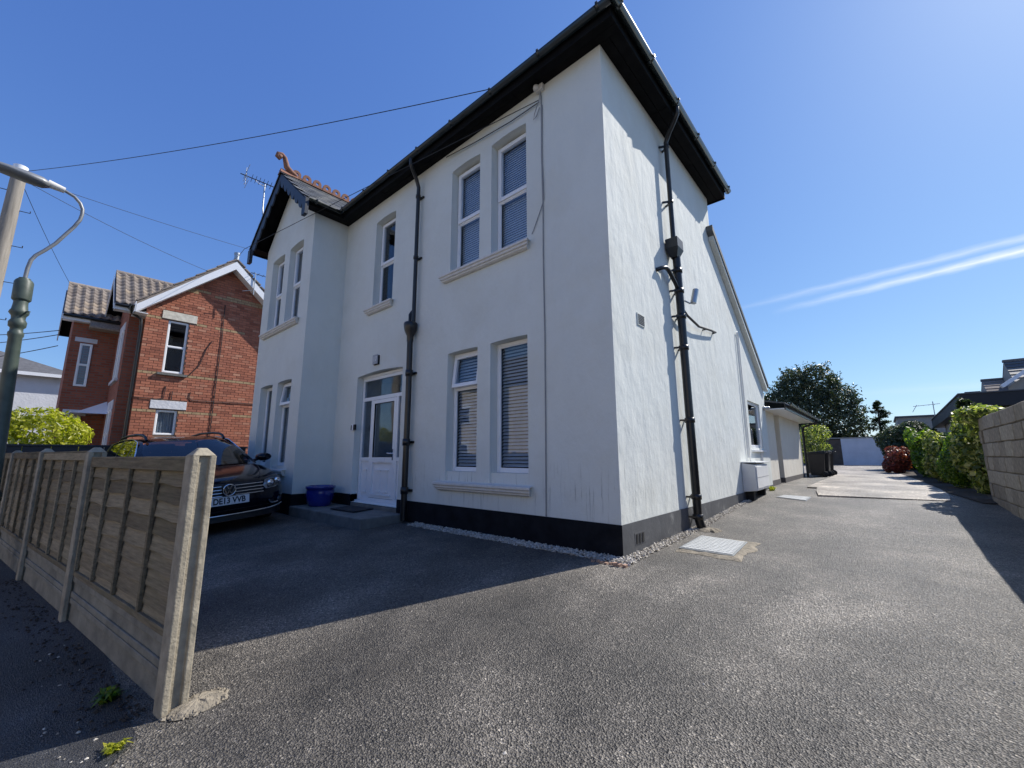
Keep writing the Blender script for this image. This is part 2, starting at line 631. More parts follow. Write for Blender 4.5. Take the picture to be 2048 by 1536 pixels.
MAT['tile'] = mk_random("concrete_pantile", [(0, (.20, .165, .14)), (.5, (.27, .23, .20)), (1, (.34, .27, .20))], .85)
MAT['slate'] = mk_random("slate", [(0, (.07, .075, .08)), (.6, (.12, .125, .125)), (1, (.19, .185, .16))], .6)
MAT['roofslate'] = simple("far_slate_roof", (.11, .11, .115), .7, var=.3, vscale=6, bmp=.5, bscale=20, bdist=.02)
MAT['block'] = mk_random("concrete_block", [(0, (.22, .185, .14)), (.5, (.27, .23, .18)), (1, (.33, .285, .22))], .92, 'obj', 14, .8)
MAT['pebble'] = mk_random("pale_limestone_chip", [(0, (.30, .265, .21)), (.5, (.47, .43, .36)), (1, (.62, .58, .51))], .85, 'island', 40, .2)


def mk_wood():
    m, n, l, p = new_mat("weathered_larch_board")
    nt = m.node_tree
    p.inputs['Roughness'].default_value = .88
    p.inputs['Specular IOR Level'].default_value = .2
    c = ramp(nt, objrand(nt), [(0, (.14, .112, .072)), (.5, (.215, .175, .115)), (1, (.30, .25, .17))])
    g = tex(nt, 'noise', 1, 8, .75, mscale=(2.5, 30, 42))
    c = mixc(nt, 1, c, ramp(nt, g.outputs['Fac'], [(.3, .5), (.7, 1.4)]), 'MULTIPLY')
    k = tex(nt, 'noise', 2.2, 4, .6)
    c = mixc(nt, ramp(nt, k.outputs['Fac'], [(.5, 0), (.75, .45)]), c, (.13, .13, .075))
    l.new(c, p.inputs['Base Color'])
    l.new(bump(nt, g.outputs['Fac'], .7, .006), p.inputs['Normal'])
    return m


MAT['wood'] = mk_wood()


def mk_leaf(name, stops, rough=.45, trans=.35):
    m, n, l, p = new_mat(name)
    nt = m.node_tree
    out = n["Material Output"]
    c = ramp(nt, island(nt), stops)
    l.new(c, p.inputs['Base Color'])
    p.inputs['Roughness'].default_value = rough
    p.inputs['Specular IOR Level'].default_value = .45
    t = n.new("ShaderNodeBsdfTranslucent")
    l.new(mixc(nt, 1, c, (1.3, 1.5, .5), 'MULTIPLY'), t.inputs[0])
    mx = n.new("ShaderNodeMixShader")
    mx.inputs[0].default_value = trans
    l.new(p.outputs[0], mx.inputs[1])
    l.new(t.outputs[0], mx.inputs[2])
    l.new(mx.outputs[0], out.inputs[0])
    return m


MAT['leaf_dark'] = mk_leaf("evergreen_leaf", [(0, (.024, .036, .020)), (.55, (.055, .075, .036)), (1, (.15, .155, .08))], .34, .2)
MAT['leaf_lime'] = mk_leaf("lime_leaf", [(0, (.14, .17, .014)), (.45, (.33, .34, .026)), (1, (.56, .53, .08))], .36, .5)
MAT['leaf_var'] = mk_leaf("variegated_leaf", [(0, (.05, .085, .03)), (.45, (.15, .19, .06)), (.72, (.36, .37, .13)), (1, (.60, .56, .26))], .42, .5)
MAT['leaf_green'] = mk_leaf("privet_leaf", [(0, (.03, .065, .014)), (.7, (.11, .19, .028)), (1, (.32, .38, .045))], .45, .48)
MAT['leaf_conifer'] = mk_leaf("conifer_leaf", [(0, (.02, .034, .018)), (.7, (.05, .075, .036)), (1, (.09, .12, .05))], .55, .3)
MAT['leaf_red'] = mk_leaf("photinia_leaf", [(0, (.05, .03, .02)), (.4, (.16, .035, .03)), (1, (.38, .08, .07))], .4, .35)
MAT['bark'] = simple("bark", (.06, .045, .033), .9, var=.3, vscale=12, bmp=.6, bscale=30, bdist=.01)
MAT['carpaint'] = simple("black_blue_paint", (.002, .003, .008), .12, var=.05, coat=.0, spec=.3)
MAT['carblack'] = simple("black_trim", (.006, .006, .007), .45)
MAT['plate'] = simple("plate_white", (.78, .79, .80), .35, var=.03)
MAT['plate_text'] = simple("plate_black", (.01, .01, .012), .4)
MAT['plaquegrey'] = simple("number_plaque", (.38, .39, .41), .5, var=.1, vscale=30)
MAT['numwhite'] = simple("number_white", (.75, .75, .74), .5)

# ------------------------------------------------------------------ the ground
GP = [(-60, -1.0), (-12, -.55), (-6, -.43), (-4.2, -.315), (0, 0), (2, .035), (4.6, .147), (8, .28), (14, .28), (22, .35), (60, .5), (400, .5)]


def zg(y):
    return float(np.interp(y, [p[0] for p in GP], [p[1] for p in GP]))


def sheet(name, poly_xy, mat, dz, ystep=.5, kind='structure', xstep=None):
    """a sheet laid on the sloping ground: poly as list of (y, x0, x1) rows"""
    m = MB()
    rows = poly_xy
    vs, fs = [], []
    for (y, x0, x1) in rows:
        vs += [(x0, y, zg(y) + dz), (x1, y, zg(y) + dz)]
    for i in range(len(rows) - 1):
        a = 2 * i
        fs.append((a, a + 1, a + 3, a + 2))
    m.add(vs, fs)
    o = m.build(name, mat)
    o['kind'] = kind
    return o


ys = sorted(set([p[0] for p in GP] + [-200, -30, -20, -3, -2, -1, 1, 3, 5, 6, 10, 12]))
sheet('ground', [(y, -250, 250) for y in ys], MAT['asphalt'], 0)
# pavement in front of the fence and past the drive mouth
sheet('pavement', [(-7.4, -40, 30), (-6, -40, 30), (-4.55, -40, 30), (-4.3, -40, -.15), (-4.2, -40, -.2), (-4.05, -40, -.42), (-3.8, -40, -.52), (-3.68, -40, -.68)], MAT['pavement'], .004)
sheet('road', [(-16, -120, 120), (-12, -120, 120), (-7.55, -120, 120)], MAT['roadtar'], .0025)
# kerb between pavement and road
kb = MB()
kb.box(-40, 30, -7.55, -7.4, -.62, zg(-7.4) + .006)
o = kb.build('kerb', MAT['post'])
o['kind'] = 'structure'
# rear concrete drive with a broken edge, the gravelly yard beyond, the soil bed under the hedge
cd = MB()
left = [(6.50, 1.06), (7.3, .95), (8.0, .90), (8.05, .70), (8.9, .70), (10.5, .68), (12.5, .70), (14.5, .71), (16.0, .72)]
right = [(6.74, 2.95), (7.3, 3.0), (8.0, 3.02), (8.05, 3.02), (8.9, 3.02), (10.5, 3.0), (12.5, 2.95), (14.5, 2.85), (16.0, 2.75)]
vs = []
for (ya, xa), (yb, xb) in zip(left, right):
    vs += [(xa, ya, zg(ya) + .032), (xb, yb, zg(yb) + .012), (xa, ya, zg(ya) - .05), (xb, yb, zg(yb) - .05)]
fs = []
for i in range(len(left) - 1):
    a = 4 * i
    fs += [(a, a + 1, a + 5, a + 4), (a + 2, a, a + 4, a + 6)]
fs.append((0, 2, 3, 1))
cd.add(vs, fs)
o = cd.build('concrete_drive', MAT['drive'])
o['kind'] = 'structure'
sheet('yard', [(15.95, -1.0, 6), (22, -6, 6), (32, -14, 10)], MAT['yard'], .007)
sheet('flower_bed', [(6.6, 3.33, 3.6), (7.3, 3.2, 4), (8, 3.06, 5), (14, 2.85, 5), (22, 2.3, 5), (26, 2.2, 5)], MAT['soil'], .016)

# ------------------------------------------------------------------ building helpers
def TF(y0):      # wall facing -Y: u = x, v = z, w = outward
    return lambda u, v, w: (u, y0 - w, v)


def TX(x0):      # wall facing +X: u = y
    return lambda u, v, w: (x0 + w, u, v)


def wall_panel(T, u0, u1, v0, v1, ops, depth=.16, mb=None):
    """flat wall with recessed openings; ops = (u0,u1,v0,v1,rise)"""
    m = mb or MB()
    us = sorted(set([u0, u1] + [o[0] for o in ops] + [o[1] for o in ops]))
    vs = sorted(set([v0, v1] + [max(v0, o[2]) for o in ops] + [o[3] for o in ops]))
    for i in range(len(us) - 1):
        for j in range(len(vs) - 1):
            cu, cv = (us[i] + us[i + 1]) / 2, (vs[j] + vs[j + 1]) / 2
            if any(o[0] < cu < o[1] and o[2] < cv < o[3] for o in ops):
                continue
            m.quad(T(us[i], vs[j], 0), T(us[i + 1], vs[j], 0), T(us[i + 1], vs[j + 1], 0), T(us[i], vs[j + 1], 0))
    for (a, b, c, d, rise) in ops:
        n = 8
        arc = []
        for k in range(n + 1):
            t = k / n
            arc.append((a + (b - a) * t, d - rise * (2 * t - 1) ** 2))
        c0 = c - .001
        m.quad(T(a, c0, 0), T(a, c0, -depth), T(a, d - rise, -depth), T(a, d - rise, 0))
        m.quad(T(b, c0, 0), T(b, d - rise, 0), T(b, d - rise, -depth), T(b, c0, -depth))
        m.quad(T(a, c, 0), T(b, c, 0), T(b, c, -depth), T(a, c, -depth))
        for k in range(n):
            (p, q), (p2, q2) = arc[k], arc[k + 1]
            m.quad(T(p, q, 0), T(p2, q2, 0), T(p2, q2, -depth), T(p, q, -depth))
            m.quad(T(p, q, 0), T(p2, q2, 0), T(p2, d, 0), T(p, d, 0))
    return m


def rect_frame(m, T, u0, u1, v0, v1, w0, w1, t):
    """four bars of a rectangular frame between depths w0 (back) and w1 (front)"""
    def bx(a, b, c, d):
        p = [T(a, c, w0), T(b, c, w0), T(b, d, w0), T(a, d, w0), T(a, c, w1), T(b, c, w1), T(b, d, w1), T(a, d, w1)]
        m.add(p, [(3, 2, 1, 0), (4, 5, 6, 7), (0, 1, 5, 4), (1, 2, 6, 5), (2, 3, 7, 6), (3, 0, 4, 7)])
    bx(u0, u0 + t, v0, v1)
    bx(u1 - t, u1, v0, v1)
    bx(u0 + t, u1 - t, v0, v0 + t)
    bx(u0 + t, u1 - t, v1 - t, v1)


def bx_uvw(m, T, a, b, c, d, w0, w1, mi=0):
    p = [T(a, c, w0), T(b, c, w0), T(b, d, w0), T(a, d, w0), T(a, c, w1), T(b, c, w1), T(b, d, w1), T(a, d, w1)]
    m.add(p, [(3, 2, 1, 0), (4, 5, 6, 7), (0, 1, 5, 4), (1, 2, 6, 5), (2, 3, 7, 6), (3, 0, 4, 7)], mi)


def window(parent, T, u0, u1, v0, v1, w=-.13, split=None, blind=None, vent_open=0, curtain=False, top_sash=True, slat=.045, tilt=35):
    """upvc window: outer frame part; sashes, panes and blind as sub-parts"""
    t = .05
    m = MB()
    rect_frame(m, T, u0, u1, v0, v1, w - .05, w, t)
    if split:
        bx_uvw(m, T, u0 + t, u1 - t, split - .022, split + .022, w - .05, w - .002)
    fr = m.build('window', MAT['upvc'], parent, bevel=.006)
    spans = [(v0 + t, v1 - t)] if not split else [(v0 + t, split - .022), (split + .022, v1 - t)]
    for i, (a, b) in enumerate(spans):
        top = split and i == 1
        if top and top_sash:
            st = .042
            hinge = b + .01
            op = vent_open

            def TT(u, v, ww, hinge=hinge, op=op):
                dv = hinge - v
                return T(u, hinge - dv * math.cos(op) - (ww - w) * math.sin(op) * 0, ww + dv * math.sin(op))
            ms = MB()
            rect_frame(ms, TT, u0 + t - .018, u1 - t + .018, a - .018, b + .018, w - .04, w + .022, st + .018)
            ms.build('sash', MAT['upvc'], fr, bevel=.005)
            mp = MB()
            bx_uvw(mp, TT, u0 + t + st, u1 - t - st, a + st, b - st, w - .022, w - .012)
            mp.build('pane', MAT['glass'], fr)
        else:
            # glazing bead then pane
            ms = MB()
            rect_frame(ms, T, u0 + t, u1 - t, a, b, w - .03, w - .012, .014)
            ms.build('glazing_bead', MAT['upvc'], fr)
            mp = MB()
            bx_uvw(mp, T, u0 + t + .012, u1 - t - .012, a + .012, b - .012, w - .026, w - .018)
            mp.build('pane', MAT['glass'], fr)
    if blind:
        mbl = MB()
        z = v1 - t - .02
        ta = R(tilt)
        while z > v0 + t + .01 + (blind - 1):
            h, dd = slat * .5 * math.sin(ta), slat * .5 * math.cos(ta)
            y0 = w - .10
            mbl.quad(T(u0 + .03, z - h, y0 + dd), T(u1 - .03, z - h, y0 + dd), T(u1 - .03, z + h, y0 - dd), T(u0 + .03, z + h, y0 - dd))
            z -= slat * .98
        b_ = mbl.build('blind', MAT['blind'], fr, fix=False)
        b_['kind'] = 'stuff'
    if curtain:
        mc = MB()
        n = 24
        for k in range(n):
            a, b = u0 + (u1 - u0) * k / n, u0 + (u1 - u0) * (k + 1) / n
            wa, wb = w - .12 + .02 * math.sin(k * 1.7), w - .12 + .02 * math.sin((k + 1) * 1.7)
            mc.quad(T(a, v0, wa), T(b, v0, wb), T(b, v1, wb), T(a, v1, wa))
        mc.build('curtain', MAT['curtain'], fr, fix=False)
    # dark room behind
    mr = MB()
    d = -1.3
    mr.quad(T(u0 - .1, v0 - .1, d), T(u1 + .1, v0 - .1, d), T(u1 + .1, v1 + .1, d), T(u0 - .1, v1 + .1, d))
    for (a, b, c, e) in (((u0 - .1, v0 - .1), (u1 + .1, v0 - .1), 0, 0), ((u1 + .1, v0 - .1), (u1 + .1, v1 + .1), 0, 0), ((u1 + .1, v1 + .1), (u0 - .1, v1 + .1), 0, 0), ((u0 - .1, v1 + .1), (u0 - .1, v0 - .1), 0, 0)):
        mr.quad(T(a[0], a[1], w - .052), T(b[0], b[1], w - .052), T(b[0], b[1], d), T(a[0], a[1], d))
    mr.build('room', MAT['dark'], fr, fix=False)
    return fr


def moulded_sill(parent, T, u0, u1, ztop, name='window_sill'):
    """stepped stone sill with a returned moulding; ztop = top front edge"""
    m = MB()
    prof = [(-.14, 0.035), (.105, 0), (.105, -.035), (.085, -.045), (.085, -.075), (.06, -.085), (.06, -.105), (.03, -.12), (-.02, -.12), (-.02, -.02), (-.14, -.01)]
    n = len(prof)
    vs = []
    for u, ins in ((u0, 1), (u1, -1)):
        for (w, v) in prof:
            k = max(0, .105 - w) * .8 if w > 0 else .07
            vs.append(T(u + ins * min(k, .075), ztop + v, w))
    fs = [tuple(range(n - 1, -1, -1)), tuple(range(n, 2 * n))]
    for i in range(n):
        j = (i + 1) % n
        fs.append((i, j, n + j, n + i))
    m.add(vs, fs)
    return m.build(name, MAT['sill'], parent, bevel=.005)


# ------------------------------------------------------------------ the white house
HOUSE = thing('detached_house', 'white rendered two-storey house with black eaves, plinth and gabled bay', 'house', (-4, 2, 0))
PT = .33          # plinth top
WT = 6.29         # wall top / soffit
BX = -6.55        # bay right side
BL = -9.32        # bay left side = house left side
BY = -.76         # bay front
D = .17
F0, FB, SX = TF(0), TF(BY), TX(0)
wm = MB()
up_pair = [(-2.88, -2.195, 4.0, 5.90, .028), (-1.94, -1.24, 4.0, 5.90, .028)]
lo_pair = [(-2.885, -2.205, .685, 2.665, .012), (-1.94, -1.25, .685, 2.665, .012)]
mid = [(-5.29, -4.58, 4.0, 5.90, .028)]
door_op = (-5.70, -4.12, .19, 2.67, .045)
wall_panel(F0, BX, 0, PT, WT, up_pair + lo_pair + mid + [door_op], D, wm)
bay_up = [(-8.85, -8.10, 4.0, 5.88, .03), (-7.79, -7.04, 4.0, 5.88, .03)]
bay_lo = [(-8.85, -8.10, .80, 2.68, .02), (-7.80, -7.04, .80, 2.68, .02)]
wall_panel(FB, BL, BX, PT, WT, bay_up + bay_lo, D, wm)
# gable triangle of the bay, bay cheek, house left and back
wm.add([(BL, BY, WT), (BX, BY, WT), (-7.93, BY, 7.66)], [(0, 1, 2)])
wm.quad((BX, BY, PT), (BX, 0, PT), (BX, 0, WT), (BX, BY, WT))
wm.quad((BL, BY, PT), (BL, 4.4, PT), (BL, 4.4, WT), (BL, BY, WT))
wm.quad((BL, 4.4, PT), (0, 4.4, PT), (0, 4.4, WT), (BL, 4.4, WT))
# side wall: two storeys then the lean-to with its sloping top
swin = (6.22, 7.42, 1.22, 2.27, 0)
wall_panel(SX, 0, 4.4, PT, WT, [], D, wm)
lt0, lt1 = 5.22, 2.74


def ltz(y):
    return lt0 + (lt1 - lt0) * (y - 4.4) / (8.1 - 4.4)


wall_panel(SX, 4.4, 8.1, PT, 2.70, [swin], .11, wm)
wm.quad((0, 4.4, 2.70), (0, 8.1, 2.70), (0, 8.1, lt1), (0, 4.4, lt0))
wm.quad((0, 8.1, PT), (-5, 8.1, PT), (-5, 8.1, lt1), (0, 8.1, lt1))
wm.build('wall', MAT['render'], HOUSE, fix=False)
# plinth, slightly proud, following the walls
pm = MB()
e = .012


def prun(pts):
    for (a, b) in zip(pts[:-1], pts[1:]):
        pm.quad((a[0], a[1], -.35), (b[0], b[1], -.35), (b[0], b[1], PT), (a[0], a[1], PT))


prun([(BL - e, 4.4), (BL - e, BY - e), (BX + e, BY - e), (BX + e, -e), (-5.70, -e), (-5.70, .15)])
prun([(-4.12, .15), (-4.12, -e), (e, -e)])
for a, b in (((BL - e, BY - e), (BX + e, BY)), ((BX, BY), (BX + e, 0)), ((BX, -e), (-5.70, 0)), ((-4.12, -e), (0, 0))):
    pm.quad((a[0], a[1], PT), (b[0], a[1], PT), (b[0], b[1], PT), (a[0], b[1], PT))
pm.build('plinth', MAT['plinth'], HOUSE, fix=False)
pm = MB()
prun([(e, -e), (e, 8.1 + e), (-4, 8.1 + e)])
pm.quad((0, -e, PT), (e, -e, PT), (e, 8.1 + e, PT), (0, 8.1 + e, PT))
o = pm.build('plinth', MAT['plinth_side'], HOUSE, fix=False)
o['label'] = 'scuffed black plinth along the side wall, coloured lighter as if sunlit'
# air brick in the side plinth and vent in the side wall
am = MB()
for k in range(3):
    am.box(.012, .020, .30 + k * .075, .345 + k * .075, .10, .20)
am.box(.012, .015, .27, .56, .085, .215, 1)
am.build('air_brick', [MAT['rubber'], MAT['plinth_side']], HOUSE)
vm = MB()
vm.box(-.02, .012, .665, .872, 2.685, 2.845)
vent = vm.build('wall_vent', MAT['render'], HOUSE)
for k in range(6):
    m = MB()
    z = 2.702 + k * .0225
    m.box(.0125, .016, .680, .858, z, z + .012)
    m.build('vent_slot', MAT['rubber'], vent)

# windows of the front
for (a, b, c, d, r) in up_pair:
    window(HOUSE, F0, a + .004, b - .004, c + .01, d - .022, -D + .03, split=4.93, blind=1, slat=.04, tilt=74)
for i, (a, b, c, d, r) in enumerate(lo_pair):
    if i == 0:
        window(HOUSE, F0, a + .004, b - .004, c + .14, d - .008, -D + .03, split=2.10, blind=1, vent_open=R(7), slat=.05, tilt=50)
    else:
        window(HOUSE, F0, a + .004, b - .004, c + .14, d - .008, -D + .03, split=None, blind=1, slat=.05, tilt=50)
for (a, b, c, d, r) in mid:
    window(HOUSE, F0, a + .004, b - .004, c + .01, d - .022, -D + .03, split=4.93, curtain=False)
for (a, b, c, d, r) in bay_up:
    window(HOUSE, FB, a + .004, b - .004, c + .01, d - .022, -D + .03, split=4.93, blind=1, slat=.04, tilt=74)
for i, (a, b, c, d, r) in enumerate(bay_lo):
    window(HOUSE, FB, a + .004, b - .004, c + .06, d - .02, -D + .03, split=2.15 if i else None, blind=1, vent_open=R(8) if i else 0, slat=.056, tilt=55)
window(HOUSE, SX, swin[0], swin[1], swin[2], swin[3], -.04, split=None, curtain=False)
# sub-frames below the lower pair (rendered upstand)
for (a, b, c, d, r) in lo_pair:
    um = MB()
    um.box(a, b, .03, D, c - .01, c + .139)
    um.build('window_upstand', MAT['render'], HOUSE)
for (a, b, c, d, r) in bay_lo:
    um = MB()
    um.box(a, b, BY + .03, BY + D, c - .01, c + .059)
    um.build('window_upstand', MAT['render'], HOUSE)
moulded_sill(HOUSE, F0, -3.06, -1.155, 3.985)
moulded_sill(HOUSE, F0, -3.065, -1.155, .665)
moulded_sill(HOUSE, F0, -5.47, -4.49, 3.985)
moulded_sill(HOUSE, FB, -9.05, -6.90, 3.985)
moulded_sill(HOUSE, FB, -9.05, -6.90, .78)
sm = MB()
sm.box(-.02, .06, 6.20, 7.44, 1.13, 1.165)
sm.build('window_sill', MAT['upvc'], HOUSE)

# front door: frame with fan light and side lights, the leaf with raised panels
dy = .13
dx0, dx1, dz0, dz1 = -5.69, -4.13, .19, 2.60
dm = MB()
T = TF(dy)
rect_frame(dm, T, dx0, dx1, dz0 + .035, dz1, -.06, 0, .06)
tz = 2.17
bx_uvw(dm, T, dx0 + .06, dx1 - .06, tz - .035, tz + .035, -.06, .002)
lx0, lx1 = -5.30, -4.43        # door leaf span
for a in (lx0, lx1):
    bx_uvw(dm, T, a - .03, a + .03, dz0 + .095, tz - .035, -.06, .004)
bx_uvw(dm, T, dx0 - .02, dx1 + .01, dz0 - .01, dz0 + .034, -.06, .05)
bx_uvw(dm, T, dx0, dx1, dz1 + .001, dz1 + .05, -.06, .012)
door_fr = dm.build('door_frame', MAT['upvc'], HOUSE, bevel=.006)
m = MB()
bx_uvw(m, T, dx0 + .06, dx1 - .06, tz + .035, dz1 - .06, -.03, -.02)
m.build('fan_light', MAT['glass'], door_fr)
for (a, b) in ((dx0 + .06, lx0 - .03), (lx1 + .03, dx1 - .06)):
    m = MB()
    bx_uvw(m, T, a, b, 1.03, tz - .035, -.03, -.02)
    m.build('side_light', MAT['glass'], door_fr)
    m = MB()
    bx_uvw(m, T, a, b, dz0 + .095, .96, -.05, -.028)
    c = (a + b) / 2
    bx_uvw(m, T, a, b, .96, 1.03, -.04, .0)
    bx_uvw(m, T, c - .075, c + .075, .78, .81, -.028, .0)
    bx_uvw(m, T, c - .075, c + .075, .37, .40, -.028, .0)
    bx_uvw(m, T, c - .055, c + .055, .40, .78, -.028, -.016)
    m.build('side_panel', MAT['upvc'], door_fr, bevel=.004)
m = MB()
a, b, c, d = lx0 + .032, lx1 - .032, dz0 + .10, tz - .04
rect_frame(m, T, a, b, c, d, -.04, .006, .075)
bx_uvw(m, T, a + .075, b - .075, .93, 1.04, -.04, .005)
bx_uvw(m, T, a + .075, b - .075, c + .075, .93, -.045, -.022)
for s_ in (-1, 1):
    cc = (a + b) / 2 + s_ * .125
    bx_uvw(m, T, cc - .085, cc + .085, .78, .81, -.022, .008)
    bx_uvw(m, T, cc - .085, cc + .085, .39, .42, -.022, .008)
    bx_uvw(m, T, cc - .065, cc + .065, .42, .78, -.022, -.008)
bx_uvw(m, T, a + .06, b - .06, c + .045, c + .075, .006, .03)
leaf = m.build('door', MAT['upvc'], HOUSE, bevel=.004)
m = MB()
rect_frame(m, T, a - .006, b + .006, c - .006, d + .006, -.045, -.004, .010)
rect_frame(m, T, a + .068, b - .068, 1.032, d - .068, -.02, .0075, .008)
m.build('gasket', MAT['rubber'], leaf)
m = MB()
bx_uvw(m, T, a + .07, b - .07, 1.035, d - .07, -.028, -.018)
m.build('door_glass', MAT['glass'], leaf)
m = MB()
bx_uvw(m, T, (a + b) / 2 - .11, (a + b) / 2 + .11, .95, 1.015, .005, .016)
m.build('letter_flap', MAT['upvc'], leaf, bevel=.004)
m = MB()
m.tube([T(b - .045, 1.10, .0), T(b - .045, 1.10, .05), T(b - .16, 1.105, .055)], .011, 8)
bx_uvw(m, T, b - .06, b - .03, .98, 1.18, .004, .012)
m.build('door_handle', MAT['chrome'], leaf)
m = MB()
m.quad(T(dx0, dz0, -.9), T(dx1, dz0, -.9), T(dx1, dz1, -.9), T(dx0, dz1, -.9))
for (p, q) in (((dx0, dz0), (dx1, dz0)), ((dx1, dz0), (dx1, dz1)), ((dx1, dz1), (dx0, dz1)), ((dx0, dz1), (dx0, dz0))):
    m.quad(T(p[0], p[1], -.062), T(q[0], q[1], -.062), T(q[0], q[1], -.9), T(p[0], p[1], -.9))
m.build('hallway', MAT['hall'], HOUSE, fix=False)

# eaves: soffit, fascia, gutter on the front, bay cheek and side
EF, ES, EB = -.235, .275, 4.58
sf = MB()
for k in range(4):
    xa_ = -6.57 + k * 1.745
    for (ya_, yb_) in ((EF, EF + .115), (EF + .121, -.002)):
        q_ = MB()
        dz_ = random.uniform(-.004, .003)
        q_.box(xa_, min(xa_ + 1.739, ES), ya_, yb_, WT + dz_, WT + .018 + dz_)
        q_.build('soffit_board', MAT['soffit'], HOUSE)
for k in range(3):
    ya0_ = .002 + k * 1.545
    for (xa_, xb_) in ((.002, .135), (.141, ES)):
        q_ = MB()
        dz_ = random.uniform(-.004, .003)
        q_.box(xa_, xb_, ya0_, min(ya0_ + 1.539, EB), WT + .001 + dz_, WT + .019 + dz_)
        q_.build('soffit_board', MAT['soffit'], HOUSE)
sf.box(BX - .02, ES, EF, -.002, WT + .03, WT + .034)
sf.box(.002, ES, 0, EB, WT + .035, WT + .039)
sf.box(-9.6, 0, 4.402, EB, WT + .002, WT + .018)
sf.box(BX + .002, BX + .25, -1.04, EF - .002, WT + .0005, WT + .0175)
sf.box(BL - .36, BL - .002, -1.04, EB, WT + .0005, WT + .0175)
sf.build('soffit', MAT['soffit'], HOUSE)
fa = MB()
fa.box(BX + .25, ES + .018, EF - .022, EF, WT - .03, WT + .13)
fa.box(ES, ES + .022, EF, EB + .02, WT - .031, WT + .129)
fa.box(-9.7, ES, EB, EB + .022, WT - .03, WT + .13)
fa.box(BX + .25, BX + .27, -1.06, EF - .022, WT - .03, WT + .06)
fa.box(BL - .38, BL - .36, -1.06, EB, WT - .03, WT + .125)
fa.build('fascia', MAT['soffit'], HOUSE)


def gutter(parent, p0, p1, out):
    """half-round gutter with a rolled lip and joint clips"""
    m = MB()
    p0, p1, out = Vector(p0), Vector(p1), Vector(out)
    n = 10
    r = .06
    vs, fs = [], []
    for p in (p0, p1):
        for rr in (r, r - .006):
            for k in range(n + 1):
                a = math.pi * k / n
                vs.append(p + out * (-math.cos(a) * rr) + Vector((0, 0, -math.sin(a) * rr)))
    N = 2 * (n + 1)
    for q in range(2):
        for k in range(n):
            i = q * (n + 1) + k
            fs.append((i, i + 1, N + i + 1, N + i))
    for k in (0, n):
        fs.append((k, n + 1 + k, N + n + 1 + k, N + k))
    for b in (0, N):
        for k in range(n):
            fs.append((b + k, b + k + 1, b + n + 2 + k, b + n + 1 + k))
    m.add(vs, fs, 0, True)
    g = m.build('gutter', MAT['gutter'], parent, fix=False)
    L = (p1 - p0).length
    d = (p1 - p0).normalized()
    k = int(L / .9)
    for i in range(k + 1):
        c = p0 + d * (.15 + i * (L - .3) / max(1, k))
        mc = MB()
        vs, fs = [], []
        for s_ in (-.018, .018):
            for q in range(n + 1):
                a = math.pi * q / n
                vs.append(c + d * s_ + out * (-math.cos(a) * (r + .008)) + Vector((0, 0, -math.sin(a) * (r + .008) + .004)))
        for q in range(n):
            fs.append((q, q + 1, n + 2 + q, n + 1 + q))
        mc.add(vs, fs, 0, True)
        mc.obox(c + out * r, (.03, .03, .03), (0, 0, 0))
        mc.build('gutter_clip', MAT['gutter'], g, fix=False)
    return g


GZ = WT + .125
gutter(HOUSE, (BX + .27, EF - .085, GZ), (ES + .05, EF - .085, GZ), (0, -1, 0))
gutter(HOUSE, (ES + .085, EF - .12, GZ), (ES + .085, EB + .04, GZ), (1, 0, 0))
gutter(HOUSE, (BX + .335, -1.05, GZ - .07), (BX + .335, EF - .12, GZ - .07), (1, 0, 0))
gutter(HOUSE, (BL - .44, -1.05, GZ), (BL - .44, 2, GZ), (-1, 0, 0))

# main hipped roof (seen only as its eaves from the drive)
rf = MB()
ez = WT + .15
x0, x1, y0, y1 = -9.72, ES + .04, EF - .04, EB + .04
h = (y1 - y0) / 2
rz = ez + h * math.tan(R(36))
A, B, C_, D_ = (x0, y0, ez), (x1, y0, ez), (x1, y1, ez), (x0, y1, ez)
P, Q = (x0 + h, y0 + h, rz), (x1 - h, y0 + h, rz)
rf.add([A, B, C_, D_, P, Q], [(0, 1, 5, 4), (1, 2, 5), (2, 3, 4, 5), (3, 0, 4), (0, 3, 2, 1)])
rf.build('roof', MAT['roofslate'], HOUSE)
# bay gable roof: under-boards, slates laid one by one on the near slope, crested ridge, finial, bargeboards
RX, RZ, RY0 = -7.93, 7.78, -1.10
er, el = BX + .29, BL - .36
ezb = WT + .075
br = MB()
br.add([(RX, RY0, RZ - .03), (RX, 2.2, RZ - .03), (er, 2.2, ezb - .03), (er, RY0, ezb - .03), (el, RY0, ezb - .03), (el, 2.2, ezb - .03)],
       [(0, 3, 2, 1), (0, 1, 5, 4)])
bayroof = br.build('gable_roof', MAT['soffit'], HOUSE, fix=False)
ln = math.hypot(er - RX, RZ - ezb)
ang = math.atan2(RZ - ezb, er - RX)
sl = MB()
sl.box(-.155, .155, -.118, .118, -.004, .004)
slate_me = sl.mesh('slate')
slate_me.materials.append(MAT['slate'])
rows = 10
for i in range(rows):
    for j in range(9):
        t = (i + .45) / rows * ln
        yy = RY0 + .10 + j * .242 + (.12 if i % 2 else 0)
        o = piece('slate', slate_me, bayroof, (RX + t * math.cos(ang), yy, RZ - t * math.sin(ang) + .012 + random.uniform(-.002, .004)), (random.uniform(-.01, .01), ang - .045, random.uniform(-.02, .02)))
lsl = MB()
lnl = math.hypot(RX - el, RZ - ezb)
